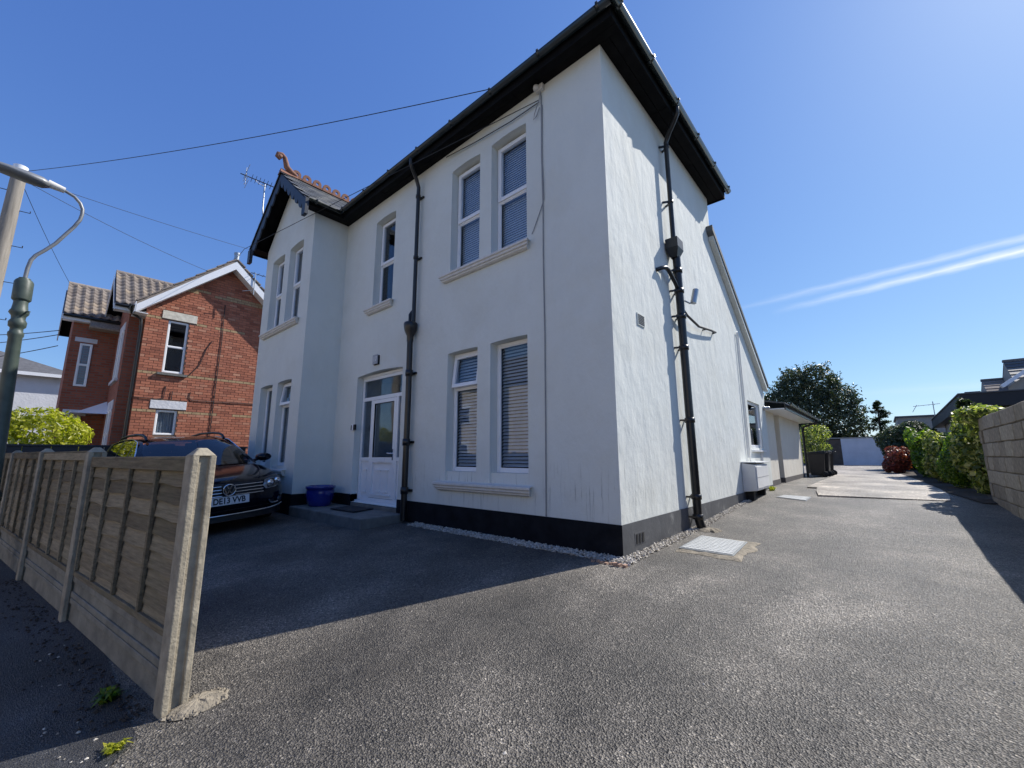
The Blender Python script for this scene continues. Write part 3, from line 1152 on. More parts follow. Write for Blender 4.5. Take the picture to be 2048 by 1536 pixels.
for i in range(9):
    t0, t1 = i / 9 * lnl, (i + 1.25) / 9 * lnl
    a2 = math.atan2(RZ - ezb, RX - el)
    lsl.bar((RX - t0 * math.cos(a2), RY0, RZ - t0 * math.sin(a2) + .0), (RX - min(t1, lnl) * math.cos(a2), RY0, RZ - min(t1, lnl) * math.sin(a2) + .02), .012, .02)
    lsl.add([(RX - t0 * math.cos(a2), RY0, RZ - t0 * math.sin(a2)), (RX - t0 * math.cos(a2), 2, RZ - t0 * math.sin(a2)), (RX - t1 * math.cos(a2), 2, RZ - t1 * math.sin(a2) + .02), (RX - t1 * math.cos(a2), RY0, RZ - t1 * math.sin(a2) + .02)], [(0, 1, 2, 3)])
lsl.build('slate_course', MAT['roofslate'], HOUSE, fix=False)
# ridge crest tiles: a saddle with a pierced round lobe
ct = MB()
n = 14
L_ = .25
ct.add([(0, 0, 0), (0, L_, 0), (.11, L_, -.075), (.11, 0, -.075), (-.11, L_, -.075), (-.11, 0, -.075), (0, 0, .035), (0, L_, .035)],
       [(0, 1, 2, 3), (1, 0, 5, 4)])
ct.box(-.022, .022, .004, L_ - .004, -.02, .045)
vs, fs = [], []
for s_ in (-.02, .02):
    for r_ in (.105, .04):
        for k in range(n):
            a = 2 * math.pi * k / n
            vs.append((s_, L_ / 2 + math.cos(a) * r_, .085 + math.sin(a) * r_))
for k in range(n):
    k2 = (k + 1) % n
    fs += [(k, k2, n + k2, n + k), (2 * n + k, 3 * n + k, 3 * n + k2, 2 * n + k2), (k, 2 * n + k, 2 * n + k2, k2), (n + k, n + k2, 3 * n + k2, 3 * n + k)]
ct.add(vs, fs)
crest_me = ct.mesh('crest_tile')
crest_me.materials.append(MAT['terracotta'])
for k in range(8):
    piece('crest_tile', crest_me, bayroof, (RX, -.86 + k * .252, RZ + .035))
fm = MB()
pts = []
for k in range(15):
    t = k / 14
    a = R(-70 + 250 * t)
    pts.append((RX, -1.04 + .02 - .0 + math.sin(t * 3.0) * .10 * (1 - t) - t * .02, RZ + .05 + t * .42))
# scroll finial: S-shaped stem that curls forward over the gable
stem = [(RX, -.74, RZ + .06), (RX, -.86, RZ + .10), (RX, -.97, RZ + .19), (RX, -1.00, RZ + .30), (RX, -1.03, RZ + .40), (RX, -1.10, RZ + .455), (RX, -1.18, RZ + .43), (RX, -1.20, RZ + .36), (RX, -1.15, RZ + .32), (RX, -1.11, RZ + .36)]
fm.tube(stem, [.06, .075, .07, .06, .055, .055, .055, .05, .04, .02], 10)
fm.lathe([(.005, -.05), (.055, -.045), (.06, 0), (.055, .045), (.005, .05)], (RX, -1.15, RZ + .385), 12, axis='x')
fm.add([(RX - .11, -1.12, RZ - .05), (RX + .11, -1.12, RZ - .05), (RX + .11, -.72, RZ - .05), (RX - .11, -.72, RZ - .05), (RX, -1.10, RZ + .10), (RX, -.72, RZ + .09)],
       [(0, 1, 4), (1, 2, 5, 4), (2, 3, 5), (3, 0, 4, 5)])
fm.build('finial', MAT['terracotta'], HOUSE, fix=False)


def bargeboard(parent, xa, za, xb, zb, y, depth, lobes, mat, name='bargeboard'):
    """board along a verge with scalloped lower edge, thickness .03"""
    m = MB()
    d = Vector((xb - xa, 0, zb - za))
    L = d.length
    d.normalize()
    nrm = Vector((d.z, 0, -d.x)) if d.x > 0 else Vector((-d.z, 0, d.x))
    if nrm.z > 0:
        nrm = -nrm
    N = lobes * 8
    top, bot = [], []
    for k in range(N + 1):
        t = k / N
        p = Vector((xa, y, za)) + d * (L * t)
        ph = (t * lobes) % 1
        sc = abs(math.sin(ph * math.pi)) ** .6
        top.append(p)
        bot.append(p + Vector((0, 0, -1)) * (depth - (.15 * (1 - sc) if lobes else 0)))
    for k in range(N):
        for (yy) in (0,):
            a, b, c, e_ = top[k], top[k + 1], bot[k + 1], bot[k]
            o = Vector((0, .03, 0))
            m.add([a, b, c, e_, a + o, b + o, c + o, e_ + o], [(0, 1, 2, 3), (7, 6, 5, 4), (3, 2, 6, 7), (0, 4, 5, 1)])
    return m.build(name, mat, parent, fix=False)


bargeboard(HOUSE, RX, RZ - .01, er + .03, ezb - .03, RY0 + .02, .36, 7, MAT['barge'])
bargeboard(HOUSE, RX, RZ - .01, el - .03, ezb - .03, RY0 + .02, .36, 7, MAT['barge'])
# kneeler block at the foot of the verge, boxed verge soffit
for xa_ in (er - .12, el - .05):
    kn = MB()
    kn.box(xa_, xa_ + .17, RY0 - .01, RY0 + .06, WT - .30, WT + .06)
    kn.build('verge_foot', MAT['barge'], HOUSE)
vs_ = MB()
for xe in (er, el):
    vs_.add([(RX, RY0 + .05, RZ - .10), (xe, RY0 + .05, ezb - .10), (xe, BY - .002, ezb - .10), (RX, BY - .002, RZ - .10)], [(0, 1, 2, 3)])
vs_.build('verge_soffit', MAT['soffit'], HOUSE, fix=False)

# lean-to roof at the back, with its thick dark verge
lr = MB()
lr.add([(.12, 4.15, lt0 + .22), (.12, 8.2, lt1 + .03), (.12, 8.2, lt1 + .12), (.12, 4.15, lt0 + .34), (-5, 4.15, lt0 + .22), (-5, 8.2, lt1 + .03), (-5, 8.2, lt1 + .12), (-5, 4.15, lt0 + .34)],
       [(0, 1, 2, 3), (4, 7, 6, 5), (3, 2, 6, 7), (0, 4, 5, 1), (0, 3, 7, 4), (1, 5, 6, 2)])
lr.build('lean_to_roof', MAT['slate'], HOUSE)
lv = MB()
lv.add([(.005, 4.25, ltz(4.25) - .02), (.005, 8.12, ltz(8.12) - .06), (.005, 8.12, ltz(8.12) + .06), (.005, 4.25, ltz(4.25) + .18), (.10, 4.25, ltz(4.25) - .02), (.10, 8.12, ltz(8.12) - .06), (.10, 8.12, ltz(8.12) + .06), (.10, 4.25, ltz(4.25) + .18)],
       [(0, 1, 2, 3), (4, 7, 6, 5), (0, 4, 5, 1), (0, 3, 7, 4), (1, 5, 6, 2)])
lv.build('verge', MAT['render'], HOUSE)

# front downpipe with hopper
dp = MB()
px, py = -3.73, -.085
dp.tube([(-3.66, EF - .085, WT + .07), (-3.66, EF - .085, WT - .04), (-3.68, EF - .03, WT - .11), (-3.72, -.14, WT - .24), (px, py, WT - .36), (px, py, 3.35)], .035, 12)
for z in (5.75, 4.55):
    dp.lathe([(.038, -.03), (.046, -.03), (.046, .03), (.038, .03)], (px, py, z), 12)
    dp.box(px - .075, px + .075, -.03, -.001, z - .015, z + .015)
dp.tube([(px - .14, -.06, 3.30), (px - .14, -.06, 3.52), (px - .13, -.03, 3.58), (px - .12, .0, 3.60)], .03, 10)
dpo = dp.build('downpipe', MAT['black'], HOUSE)
hp = MB()
hp.lathe([(.055, -.22), (.06, -.12), (.10, -.03), (.115, .04), (.12, .10), (.11, .12), (.09, .12), (.085, .02)], (px - .05, py - .02, 3.22), 14)
hp.build('hopper', MAT['black'], dpo)
dl = MB()
dl.tube([(px - .05, py - .02, 3.02), (px - .05, py - .01, 2.0), (px - .055, py - .01, .03)], .05, 12)
for z in (2.45, 1.28, .5):
    dl.lathe([(.05, -.055), (.062, -.055), (.066, 0), (.062, .055), (.05, .055)], (px - .052, py - .01, z), 12)
    dl.box(px - .14, px + .04, -.03, -.001, z - .02, z + .02)
dl.build('lower_pipe', MAT['black'], dpo)

# side downpipe and soil pipe
sp = MB()
sx, sy = .10, 1.95
sp.tube([(ES + .085, 1.72, WT + .07), (ES + .085, 1.72, WT - .05), (ES + .02, 1.76, WT - .12), (.17, 1.86, WT - .20), (sx, 1.90, WT - .30), (sx, 1.92, 4.25)], .036, 12)
for z in (5.92, 4.95):
    sp.lathe([(.036, -.02), (.044, -.02), (.044, .02), (.036, .02)], (sx, 1.91, z), 12)
    sp.bar((0, 1.84, z), (sx, 1.89, z), .02, .03)
    sp.bar((0, 1.98, z), (sx, 1.93, z), .02, .03)
spo = sp.build('downpipe', MAT['black'], HOUSE)
hs = MB()
hs.box(.015, .20, 1.79, 2.04, 4.14, 4.30)
hs.add([(.015, 1.79, 4.14), (.20, 1.79, 4.14), (.20, 2.04, 4.14), (.015, 2.04, 4.14), (.05, 1.88, 4.02), (.15, 1.88, 4.02), (.15, 1.99, 4.02), (.05, 1.99, 4.02)],
       [(0, 1, 5, 4), (1, 2, 6, 5), (2, 3, 7, 6), (3, 0, 4, 7)])
hs.build('hopper', MAT['bin'], spo, bevel=.006)
so = MB()
so.tube([(sx + .01, 1.96, 4.12), (sx + .01, 1.99, 3.0), (sx + .01, 2.02, 1.5), (sx + .01, 2.06, .22), (sx + .03, 2.08, .09), (sx + .07, 2.09, -.01)], [.058, .058, .058, .058, .06, .06], 14)
for z, yy in ((3.82, 1.967), (3.50, 1.975), (3.10, 1.985), (2.62, 1.995), (1.55, 2.02), (.48, 2.053), (.21, 2.06)):
    so.lathe([(.058, -.035), (.071, -.035), (.071, .035), (.058, .035)], (sx + .01, yy, z), 14)
    so.bar((.0, yy - .09, z), (sx, yy - .06, z), .03, .025)
    so.bar((.0, yy + .09, z), (sx, yy + .06, z), .03, .025)
soo = so.build('soil_pipe', MAT['black'], spo)
wp = MB()
wp.tube([(sx, 1.97, 3.52), (.10, 1.86, 3.60), (.085, 1.66, 3.74), (.075, 1.58, 3.755), (.06, 1.44, 3.70), (.0, 1.41, 3.68)], .03, 10)
wp.build('waste_pipe', MAT['black'], soo)
wp = MB()
wp.tube([(sx, 2.03, 3.28), (.10, 2.3, 3.20), (.08, 2.9, 3.17), (.075, 3.55, 3.26), (.06, 3.95, 3.31), (.0, 3.97, 3.31)], .02, 8)
wp.tube([(.0, 3.36, 3.23), (.08, 3.36, 3.23)], .012, 6)
wp.build('waste_pipe', MAT['cable'], soo)

# thin white pipes / conduit on the side wall
cb_ = MB()
cb_.tube([(.03, 5.70, 1.0), (.03, 5.70, 3.64), (.03, 5.72, 3.71), (.03, 5.76, 3.74), (.03, 5.80, 3.71), (.03, 5.82, 3.64), (.03, 5.82, .98), (.03, 5.88, .90), (.03, 5.98, .90)], .012, 8)
cb_.tube([(.02, 7.02, .86), (.02, 7.02, 1.62), (.02, 7.06, 1.66), (.02, 7.10, 1.62), (.02, 7.10, .86)], .012, 8)
cb_.build('wall_conduit', MAT['meter'], HOUSE)
# telephone cables on the front wall
fc = MB()
fc.tube([(-.955, -.03, 6.27), (-.95, -.012, 6.12), (-.945, -.012, 5.95), (-.955, -.012, 5.2), (-.945, -.012, 4.45), (-.955, -.012, 3.6), (-.95, -.012, 2.6), (-.96, -.012, 1.5), (-.975, -.012, .33)], .0085, 6)
fc.tube([(-.93, -.012, 5.97), (-.945, -.014, 5.2), (-.93, -.014, 4.50), (-.965, -.014, 4.40), (-1.10, -.014, 4.13), (-1.14, -.014, 4.06)], .006, 6)
fc.tube([(-.945, -.03, 6.2), (-.95, -.05, 6.05), (-1.03, -.06, 5.86), (-1.06, -.05, 5.78), (-1.02, -.03, 5.83), (-.97, -.02, 5.95)], .007, 6)
fc.build('wall_cable', MAT['greycable'], HOUSE)
ec = MB()
ec.tube([(-.97, -.03, 6.03), (-1.5, -.035, 6.03), (-2.3, -.035, 6.11), (-3.0, -.05, 6.2)], .007, 6)
ec.build('eaves_cable', MAT['cable'], HOUSE)
jb = MB()
jb.lathe([(.0, -.03), (.04, -.03), (.045, 0), (.04, .03), (.01, .04)], (-.985, -.075, 6.235), 10)
jb.box(-1.01, -.89, -.06, -.002, 6.19, 6.285)
jb.build('junction_box', MAT['sill'], HOUSE)

# step, mat, pot, keypad, number, meter boxes, lights: things in their own right
st = MB()
st.add([(-6.52, -.002, -.2), (-6.52, -.80, -.2), (-3.93, -.76, -.2), (-3.86, -.04, -.2), (-6.52, -.002, .12), (-6.52, -.80, .115), (-3.93, -.76, .11), (-3.86, -.04, .12)],
       [(0, 1, 2, 3), (4, 5, 6, 7), (0, 1, 5, 4), (1, 2, 6, 5), (2, 3, 7, 6), (3, 0, 4, 7)])
st.add([(-5.70, -.002, .1), (-4.12, -.002, .1), (-4.12, .2, .1), (-5.70, .2, .1), (-5.70, -.002, .178), (-4.12, -.002, .178), (-4.12, .2, .178), (-5.70, .2, .178)],
       [(4, 5, 6, 7), (0, 1, 5, 4), (1, 2, 6, 5), (3, 0, 4, 7)])
o = st.build('door_step', MAT['step'], bevel=.015)
tag(o, 'worn grey concrete slab step in front of the white door', 'step')
dmat = MB()
dmat.add([(-5.50, -.10, .123), (-5.35, -.55, .123), (-4.62, -.50, .123), (-4.75, -.06, .123), (-5.50, -.10, .142), (-5.35, -.55, .142), (-4.62, -.50, .142), (-4.75, -.06, .142)],
         [(4, 5, 6, 7), (0, 1, 5, 4), (1, 2, 6, 5), (2, 3, 7, 6), (3, 0, 4, 7)])
tag(dmat.build('door_mat', MAT['mat']), 'dark rectangular mat lying on the step at the white door', 'mat')
pt = MB()
pc = (-6.12, -.40, .118)
pt.lathe([(r_ * .66, h_) for r_, h_ in ((.28, 0), (.31, .02), (.35, .10), (.385, .20), (.39, .27), (.375, .315), (.405, .325), (.41, .36), (.40, .375), (.37, .375), (.36, .33), (.355, .28))], pc, 28)
pot = thing('plant_pot', 'round glossy blue glazed plant pot standing on the step beside the bay', 'plant pot', pc)
pt.build('bowl', MAT['bluepot'], pot)
ps = MB()
ps.lathe([(.235, .27), (.13, .285), (.01, .29)], pc, 20)
ps.build('soil', MAT['soil'], pot)

kp = thing('door_entry_keypad', 'small white and black entry keypad on the reveal beside the front door', 'keypad', (-5.62, -.001, 1.5))
m = MB()
m.box(-5.80, -5.715, -.028, -.001, 1.55, 1.68)
m.build('housing', MAT['upvc'], kp, bevel=.006)
m = MB()
m.box(-5.795, -5.765, -.032, -.0285, 1.565, 1.665)
m.build('camera_panel', MAT['rubber'], kp)
m = MB()
m.box(-5.713, -5.63, -.03, -.001, 1.565, 1.675)
m.build('key_safe', MAT['rubber'], kp, bevel=.006)
num = thing('house_number_plaque', 'small square grey number plaque on the wall above the front door', 'plaque', (-4.99, -.001, 2.87))
m = MB()
m.box(-5.065, -4.90, -.03, -.002, 2.785, 2.965)
m.build('backing', MAT['rubber'], num)
m = MB()
m.box(-5.085, -4.915, -.045, -.0305, 2.80, 2.985)
m.build('face', MAT['plaquegrey'], num, bevel=.003)


def text_mesh(name, body, size, mat, parent, loc, rot, extrude=.002, align='CENTER', width=None, bold=0.0):
    cu = bpy.data.curves.new(name, 'FONT')
    cu.body = body
    cu.size = size
    cu.extrude = extrude
    cu.offset = bold
    cu.align_x = align
    cu.align_y = 'CENTER'
    tmp = bpy.data.objects.new(name + "_tmp", cu)
    COL.objects.link(tmp)
    dg = bpy.context.evaluated_depsgraph_get()
    me = bpy.data.meshes.new_from_object(tmp.evaluated_get(dg))
    bpy.data.objects.remove(tmp)
    me.materials.clear()
    me.materials.append(mat)
    me.name = name
    if width:
        xs = [v.co.x for v in me.vertices]
        k = width / (max(xs) - min(xs))
        for v in me.vertices:
            v.co.x *= k
    o = bpy.data.objects.new(name, me)
    COL.objects.link(o)
    o.parent = parent
    o.location = Vector(loc) - ORG.get(parent, Vector((0, 0, 0)))
    o.rotation_euler = rot
    return o


text_mesh('number', '17', .13, MAT['numwhite'], num, (-5.0, -.0465, 2.892), (R(90), 0, 0))

mb_ = thing('meter_cabinet', 'pair of white utility meter boxes on legs against the side wall', 'meter cabinet', (.12, 5.6, .2))
for k, (a, b, dpt) in enumerate(((5.15, 5.74, .245), (5.745, 6.42, .225))):
    m = MB()
    m.add([(.003, a, .34), (dpt, a, .37), (dpt, b, .37), (.003, b, .34), (.003, a, .90), (dpt, a, .865), (dpt, b, .865), (.003, b, .90)],
          [(0, 3, 2, 1), (4, 5, 6, 7), (0, 1, 5, 4), (1, 2, 6, 5), (2, 3, 7, 6), (3, 0, 4, 7)])
    bo = m.build('box', MAT['meter'], mb_, bevel=.012)
    m = MB()
    m.box(dpt + .001, dpt + .014, a + .04, b - .04, .41, .83)
    d_ = m.build('door', MAT['meter'], bo, bevel=.006)
    m = MB()
    m.box(dpt + .0145, dpt + .018, a + .045, b - .045, .62, .626)
    m.build('seam', MAT['greycable'], d_)
m = MB()
m.box(.003, .27, 5.14, 6.44, .902, .925)
m.build('lid', MAT['meter'], mb_, bevel=.005)
for yy in (5.3, 6.3):
    m = MB()
    m.box(.02, .16, yy - .06, yy + .06, .08, .345)
    m.build('support', MAT['rubber'], mb_)

sl_ = thing('floodlight', 'small silver floodlight on a bracket clamped to the side soil pipe', 'floodlight', (.2, 2.2, 3.4))
m = MB()
m.tube([(.15, 2.06, 3.36), (.20, 2.14, 3.33), (.24, 2.20, 3.37)], .012, 8)
m.build('bracket', MAT['alu'], sl_)
m = MB()
m.tube([(.235, 2.19, 3.34), (.27, 2.24, 3.56)], .045, 12)
m.build('lamp_head', MAT['alu'], sl_)
wl_ = thing('wall_light', 'small round metal wall light above the corner beside the side window', 'wall light', (.05, 7.9, 2.25))
m = MB()
m.lathe([(.03, 0), (.06, .01), (.06, .03), (.035, .05), (.04, .13), (.02, .15)], (0.001, 7.86, 2.22), 12, axis='x')
m.build('fitting', MAT['alu'], wl_)

# TV aerial on the bay roof
ae = thing('tv_aerial', 'silver yagi television aerial on a cranked mast above the bay gable', 'aerial', (-9.0, -1.0, 7.0))
m = MB()
m.tube([(-8.82, -.98, 6.98), (-8.95, -1.02, 7.04), (-9.10, -1.04, 7.16), (-9.14, -1.05, 7.35), (-9.14, -1.06, 8.05)], .018, 8)
m.build('mast', MAT['alu'], ae)
m = MB()
m.tube([(-9.12, -1.62, 8.03), (-9.02, -.62, 8.0)], .012, 6)
m.build('boom', MAT['cable'], ae)
for k in range(9):
    t = .25 + k * .085
    c = Vector((-9.12, -1.62, 8.03)).lerp(Vector((-9.02, -.62, 8.0)), t)
    m = MB()
    m.tube([c + Vector((-.12, .012, -.035)), c + Vector((.12, -.012, .035))], .006, 5)
    m.build('element', MAT['cable'], ae)
for k in range(6):
    c = Vector((-9.12, -1.52, 8.03)) + Vector((0, .02 * abs(k - 2.5), (k - 2.5) * .085))
    m = MB()
    m.tube([c + Vector((-.22, .02, 0)), c + Vector((.22, -.02, 0))], .006, 5)
    m.build('reflector_rod', MAT['alu'], ae)
m = MB()
m.tube([(-9.12, -1.50, 7.80), (-9.12, -1.50, 8.26)], .008, 5)
m.tube([(-9.14, -1.06, 7.97), (-9.12, -1.22, 7.98), (-9.11, -1.30, 8.02)], .007, 5)
m.build('reflector_spine', MAT['alu'], ae)

# ------------------------------------------------------------------ single-storey rear extension
EXT = thing('rear_extension', 'cream rendered single-storey rear building with black gutter and recessed doorway', 'outbuilding', (-2, 11, .28))
m = MB()
ez_ = 2.20
xw = -.03
for (a, b) in ((8.105, 9.32), (10.07, 14.0)):
    m.box(xw - .3, xw, a, b, .40, ez_)
m.box(xw - .9, xw - .55, 9.0, 10.3, .40, ez_)
m.box(xw - .56, xw - .301, 9.30, 9.32, .40, ez_)
m.box(xw - .56, xw - .301, 10.07, 10.09, .40, ez_)
m.box(-4, xw - .301, 13.7, 14.0, .40, ez_)
m.build('wall', MAT['render2'], EXT)
m = MB()
for (a, b) in ((8.106, 9.325), (10.065, 14.01)):
    m.box(xw - .29, xw + .012, a, b, .1, .42)
m.box(xw - .56, xw - .54, 9.32, 10.07, .1, .42)
m.build('plinth', simple("grey_ext_plinth", (.10, .09, .085), .8, var=.3), EXT)
m = MB()
m.box(xw - .55, xw - .52, 9.36, 10.03, .42, 2.16)
m.build('door', MAT['garagewall'], EXT)
m = MB()
m.box(-.31, .42, 8.12, 14.3, ez_, ez_ + .02)
m.build('soffit', MAT['upvc'], EXT)
m = MB()
m.box(.42, .445, 8.12, 14.3, ez_ - .02, ez_ + .13)
m.build('fascia', MAT['black'], EXT)
m = MB()
m.add([(.44, 8.12, ez_ + .13), (.44, 14.32, ez_ + .13), (-4.2, 14.32, 3.2), (-4.2, 8.12, 3.2), (.44, 8.12, ez_ + .16), (.44, 14.32, ez_ + .16), (-4.2, 14.32, 3.23), (-4.2, 8.12, 3.23)],
      [(0, 1, 2, 3), (4, 7, 6, 5), (0, 4, 5, 1), (1, 5, 6, 2), (0, 3, 7, 4)])
m.build('roof', MAT['slate'], EXT)
gutter(EXT, (.51, 8.12, ez_ + .13), (.51, 14.35, ez_ + .13), (1, 0, 0))
m = MB()
m.tube([(.50, 14.05, ez_ + .08), (.48, 14.06, ez_ - .02), (.10, 14.06, ez_ - .16), (.06, 14.06, ez_ - .3), (.06, 14.06, .28)], .04, 10)
m.build('downpipe', MAT['black'], EXT)

# wheelie bins
def wheelie(loc, rz, label):
    t = thing('wheelie_bin', label, 'wheelie bin', loc, 'black bins behind the rear extension')
    t.rotation_euler = (0, 0, rz)
    ORG[t] = Vector((0, 0, 0))
    m = MB()
    m.add([(-.21, -.20, .06), (.19, -.20, .06), (.19, .20, .06), (-.21, .20, .06), (-.27, -.26, .84), (.25, -.26, .84), (.25, .26, .84), (-.27, .26, .84)],
          [(0, 3, 2, 1), (4, 5, 6, 7), (0, 1, 5, 4), (1, 2, 6, 5), (2, 3, 7, 6), (3, 0, 4, 7)])
    m.box(-.28, .27, -.275, .275, .80, .845)
    m.build('body', MAT['bin'], t, bevel=.015)
    m = MB()
    m.add([(-.30, -.285, .85), (.28, -.285, .85), (.28, .285, .85), (-.30, .285, .85), (-.29, -.27, .875), (.26, -.27, .93), (.26, .27, .93), (-.29, .27, .875)],
          [(0, 3, 2, 1), (4, 5, 6, 7), (0, 1, 5, 4), (1, 2, 6, 5), (2, 3, 7, 6), (3, 0, 4, 7)])
    m.build('lid', MAT['bin'], t, bevel=.012)
    m = MB()
    m.tube([(.27, -.2, .86), (.34, -.2, .87), (.34, .2, .87), (.27, .2, .86)], .016, 8)
    m.build('handle', MAT['bin'], t)
    for s_ in (-1, 1):
        m = MB()
        m.lathe([(.03, -.025), (.10, -.025), (.10, .025), (.03, .025)], (.20, s_ * .235, .10), 14, axis='y')
        m.build('wheel', MAT['rubber'], t)
    return t


wheelie((.31, 14.62, .28), R(4), 'black wheelie bin standing nearest the rear extension, others behind it')
wheelie((.40, 15.32, .285), R(-3), 'middle one of three black wheelie bins beyond the rear extension')
wheelie((.46, 16.0, .30), R(6), 'black wheelie bin at the yard end of the row of three')

# inspection covers
def cover(name, label, pts, dz, bars):
    t = thing(name, label, 'manhole cover', (pts[0][0], pts[0][1], zg(pts[0][1])), 'galvanised inspection covers in the drive')
    P_ = [Vector((x, y, zg(y) + dz)) for x, y in pts]
    m = MB()
    n_ = Vector((0, 0, .012))
    m.add([p - n_ * 2 for p in P_] + P_, [(3, 2, 1, 0), (4, 5, 6, 7), (0, 1, 5, 4), (1, 2, 6, 5), (2, 3, 7, 6), (3, 0, 4, 7)])
    m.build('plate', MAT['coverplate'], t)
    for i in range(4):
        m = MB()
        cc_ = sum(P_, Vector()) / 4
        a_, b_ = P_[i], P_[(i + 1) % 4]
        oa, ob = a_ + (a_ - cc_).normalized() * .035, b_ + (b_ - cc_).normalized() * .035
        ia, ib = a_ + (a_ - cc_).normalized() * .008, b_ + (b_ - cc_).normalized() * .008
        q = [ia, ib, ob, oa]
        dn = Vector((0, 0, .004))
        m.add([p - dn * 6 for p in q] + [p - dn for p in q], [(4, 5, 6, 7), (0, 1, 5, 4), (1, 2, 6, 5), (2, 3, 7, 6), (3, 0, 4, 7)])
        m.build('frame', MAT['alu'], t)
    for i in range(bars):
        for j in range(bars - 2):
            def at(a, b):
                return P_[0].lerp(P_[1], a).lerp(P_[3].lerp(P_[2], a), b)
            a0, a1 = (i + .12) / bars, (i + .88) / bars
            b0, b1 = (j + .12) / (bars - 2), (j + .88) / (bars - 2)
            m = MB()
            q = [at(a0, b0), at(a1, b0), at(a1, b1), at(a0, b1)]
            h_ = Vector((0, 0, .003))
            m.add(q + [p + h_ for p in q], [(4, 5, 6, 7), (0, 1, 5, 4), (1, 2, 6, 5), (2, 3, 7, 6), (3, 0, 4, 7)])
            m.build('raised_panel', MAT['coverplate'], t)
    return t


MAT['coverplate'] = simple("galvanised_cover", (.46, .47, .46), .55, metal=.15, var=.18, vscale=20, bmp=.5, bscale=90, bdist=.004)
cover('inspection_cover', 'large pale galvanised inspection cover in broken concrete near the house corner', [(.335, .74), (.86, .72), (.82, 1.45), (.315, 1.52)], .03, 12)
cover('inspection_cover', 'small white inspection cover in the tarmac beyond the meter boxes', [(.43, 5.98), (.93, 5.68), (.94, 6.24), (.50, 6.36)], .014, 6)
# broken concrete haunch round the near cover
hm = MB()
n = 40
cx, cy = .60, 1.10
ring = []
for k in range(n):
    a = 2 * math.pi * k / n
    rr = .10 + .035 * math.sin(a * 5 + 1) + random.uniform(-.018, .018)
    ex, ey = .28, .42
    ca, sa = math.cos(a), math.sin(a)
    q = max(abs(ca) / (ex + rr), abs(sa) / (ey + rr * .9))
    xx, yy = cx + ca / q * .97, cy + sa / q * .97
    if xx < .42:
        xx = .30 + (xx - .2) * .4
    ring.append((xx, yy))
vs = [(cx, cy, zg(cy) + .006)] + [(x, y, zg(y) + .003) for x, y in ring] + [(cx + (x - cx) * .86, cy + (y - cy) * .86, zg(y) + .02 + random.uniform(-.005, .005)) for x, y in ring]
fs = []
for k in range(n):
    k2 = (k + 1) % n
    fs += [(1 + k, 1 + k2, 1 + n + k2, 1 + n + k), (0, 1 + n + k, 1 + n + k2)]
hm.add(vs, fs)
o = hm.build('concrete_haunch', MAT['mortar'])
tag(o, 'broken sandy concrete surround round the near inspection cover', 'concrete')


def blob(name, cx, cy, rx, ry, hgt, mat, label, cat, n=26, seed=0, rough=.25):
    rd = random.Random(seed)
    m = MB()
    ring = []
    for k in range(n):
        a = 2 * math.pi * k / n
        q = 1 + rd.uniform(-rough, rough)
        ring.append((cx + math.cos(a) * rx * q, cy + math.sin(a) * ry * q))
    vs = [(cx, cy, zg(cy) + hgt)]
    for sc, hh in ((1, .003), (.8, hgt * .6), (.45, hgt * .95)):
        vs += [(cx + (x - cx) * sc, cy + (y - cy) * sc, zg(cy + (y - cy) * sc) + hh * rd.uniform(.75, 1.15)) for x, y in ring]
    fs = []
    for k in range(n):
        k2 = (k + 1) % n
        for q in (0, 1):
            fs.append((1 + q * n + k, 1 + q * n + k2, 1 + (q + 1) * n + k2, 1 + (q + 1) * n + k))
        fs.append((0, 1 + 2 * n + k, 1 + 2 * n + k2))
    m.add(vs, fs)
    return tag(m.build(name, mat), label, cat)


blob('pipe_haunch', .24, 2.06, .17, .13, .035, MAT['mortar'], 'small grey concrete pad round the foot of the soil pipe', 'concrete', seed=3)
blob('post_footing', -.76, -3.43, .10, .13, .03, MAT['mortar'], 'lump of sandy concrete at the foot of the end fence post', 'concrete', seed=5, rough=.1, n=44)

# ------------------------------------------------------------------ gravel strip along the plinth, loose chips
def pebbles(name, pts, smin, smax, label, mat=MAT['pebble'], seed=1):
    rd = np.random.RandomState(seed)
    base = np.array([(0, 0, 1), (1, 0, 0), (0, 1, 0), (-1, 0, 0), (0, -1, 0), (0, 0, -.6)])
    tri = [(0, 1, 2), (0, 2, 3), (0, 3, 4), (0, 4, 1), (5, 2, 1), (5, 3, 2), (5, 4, 3), (5, 1, 4)]
    V, Fc = [], []
    for (x, y, z) in pts:
        s_ = rd.uniform(smin, smax)
        sc = np.array([s_ * rd.uniform(.7, 1.3), s_ * rd.uniform(.7, 1.3), s_ * rd.uniform(.45, .85)])
        a = rd.uniform(0, 6.28)
        b = (base + rd.uniform(-.22, .22, (6, 3))) * sc
        c_, s2 = math.cos(a), math.sin(a)
        q = np.stack([b[:, 0] * c_ - b[:, 1] * s2, b[:, 0] * s2 + b[:, 1] * c_, b[:, 2]], 1) + (x, y, z + sc[2] * .35)
        k = len(V)
        V += [tuple(p) for p in q]
        Fc += [tuple(k + i for i in t) for t in tri]
    me = bpy.data.meshes.new(name)
    me.from_pydata(V, [], Fc)
    me.materials.append(mat)
    o = bpy.data.objects.new(name, me)
    COL.objects.link(o)
    return tag(o, label, 'gravel', kind='stuff')


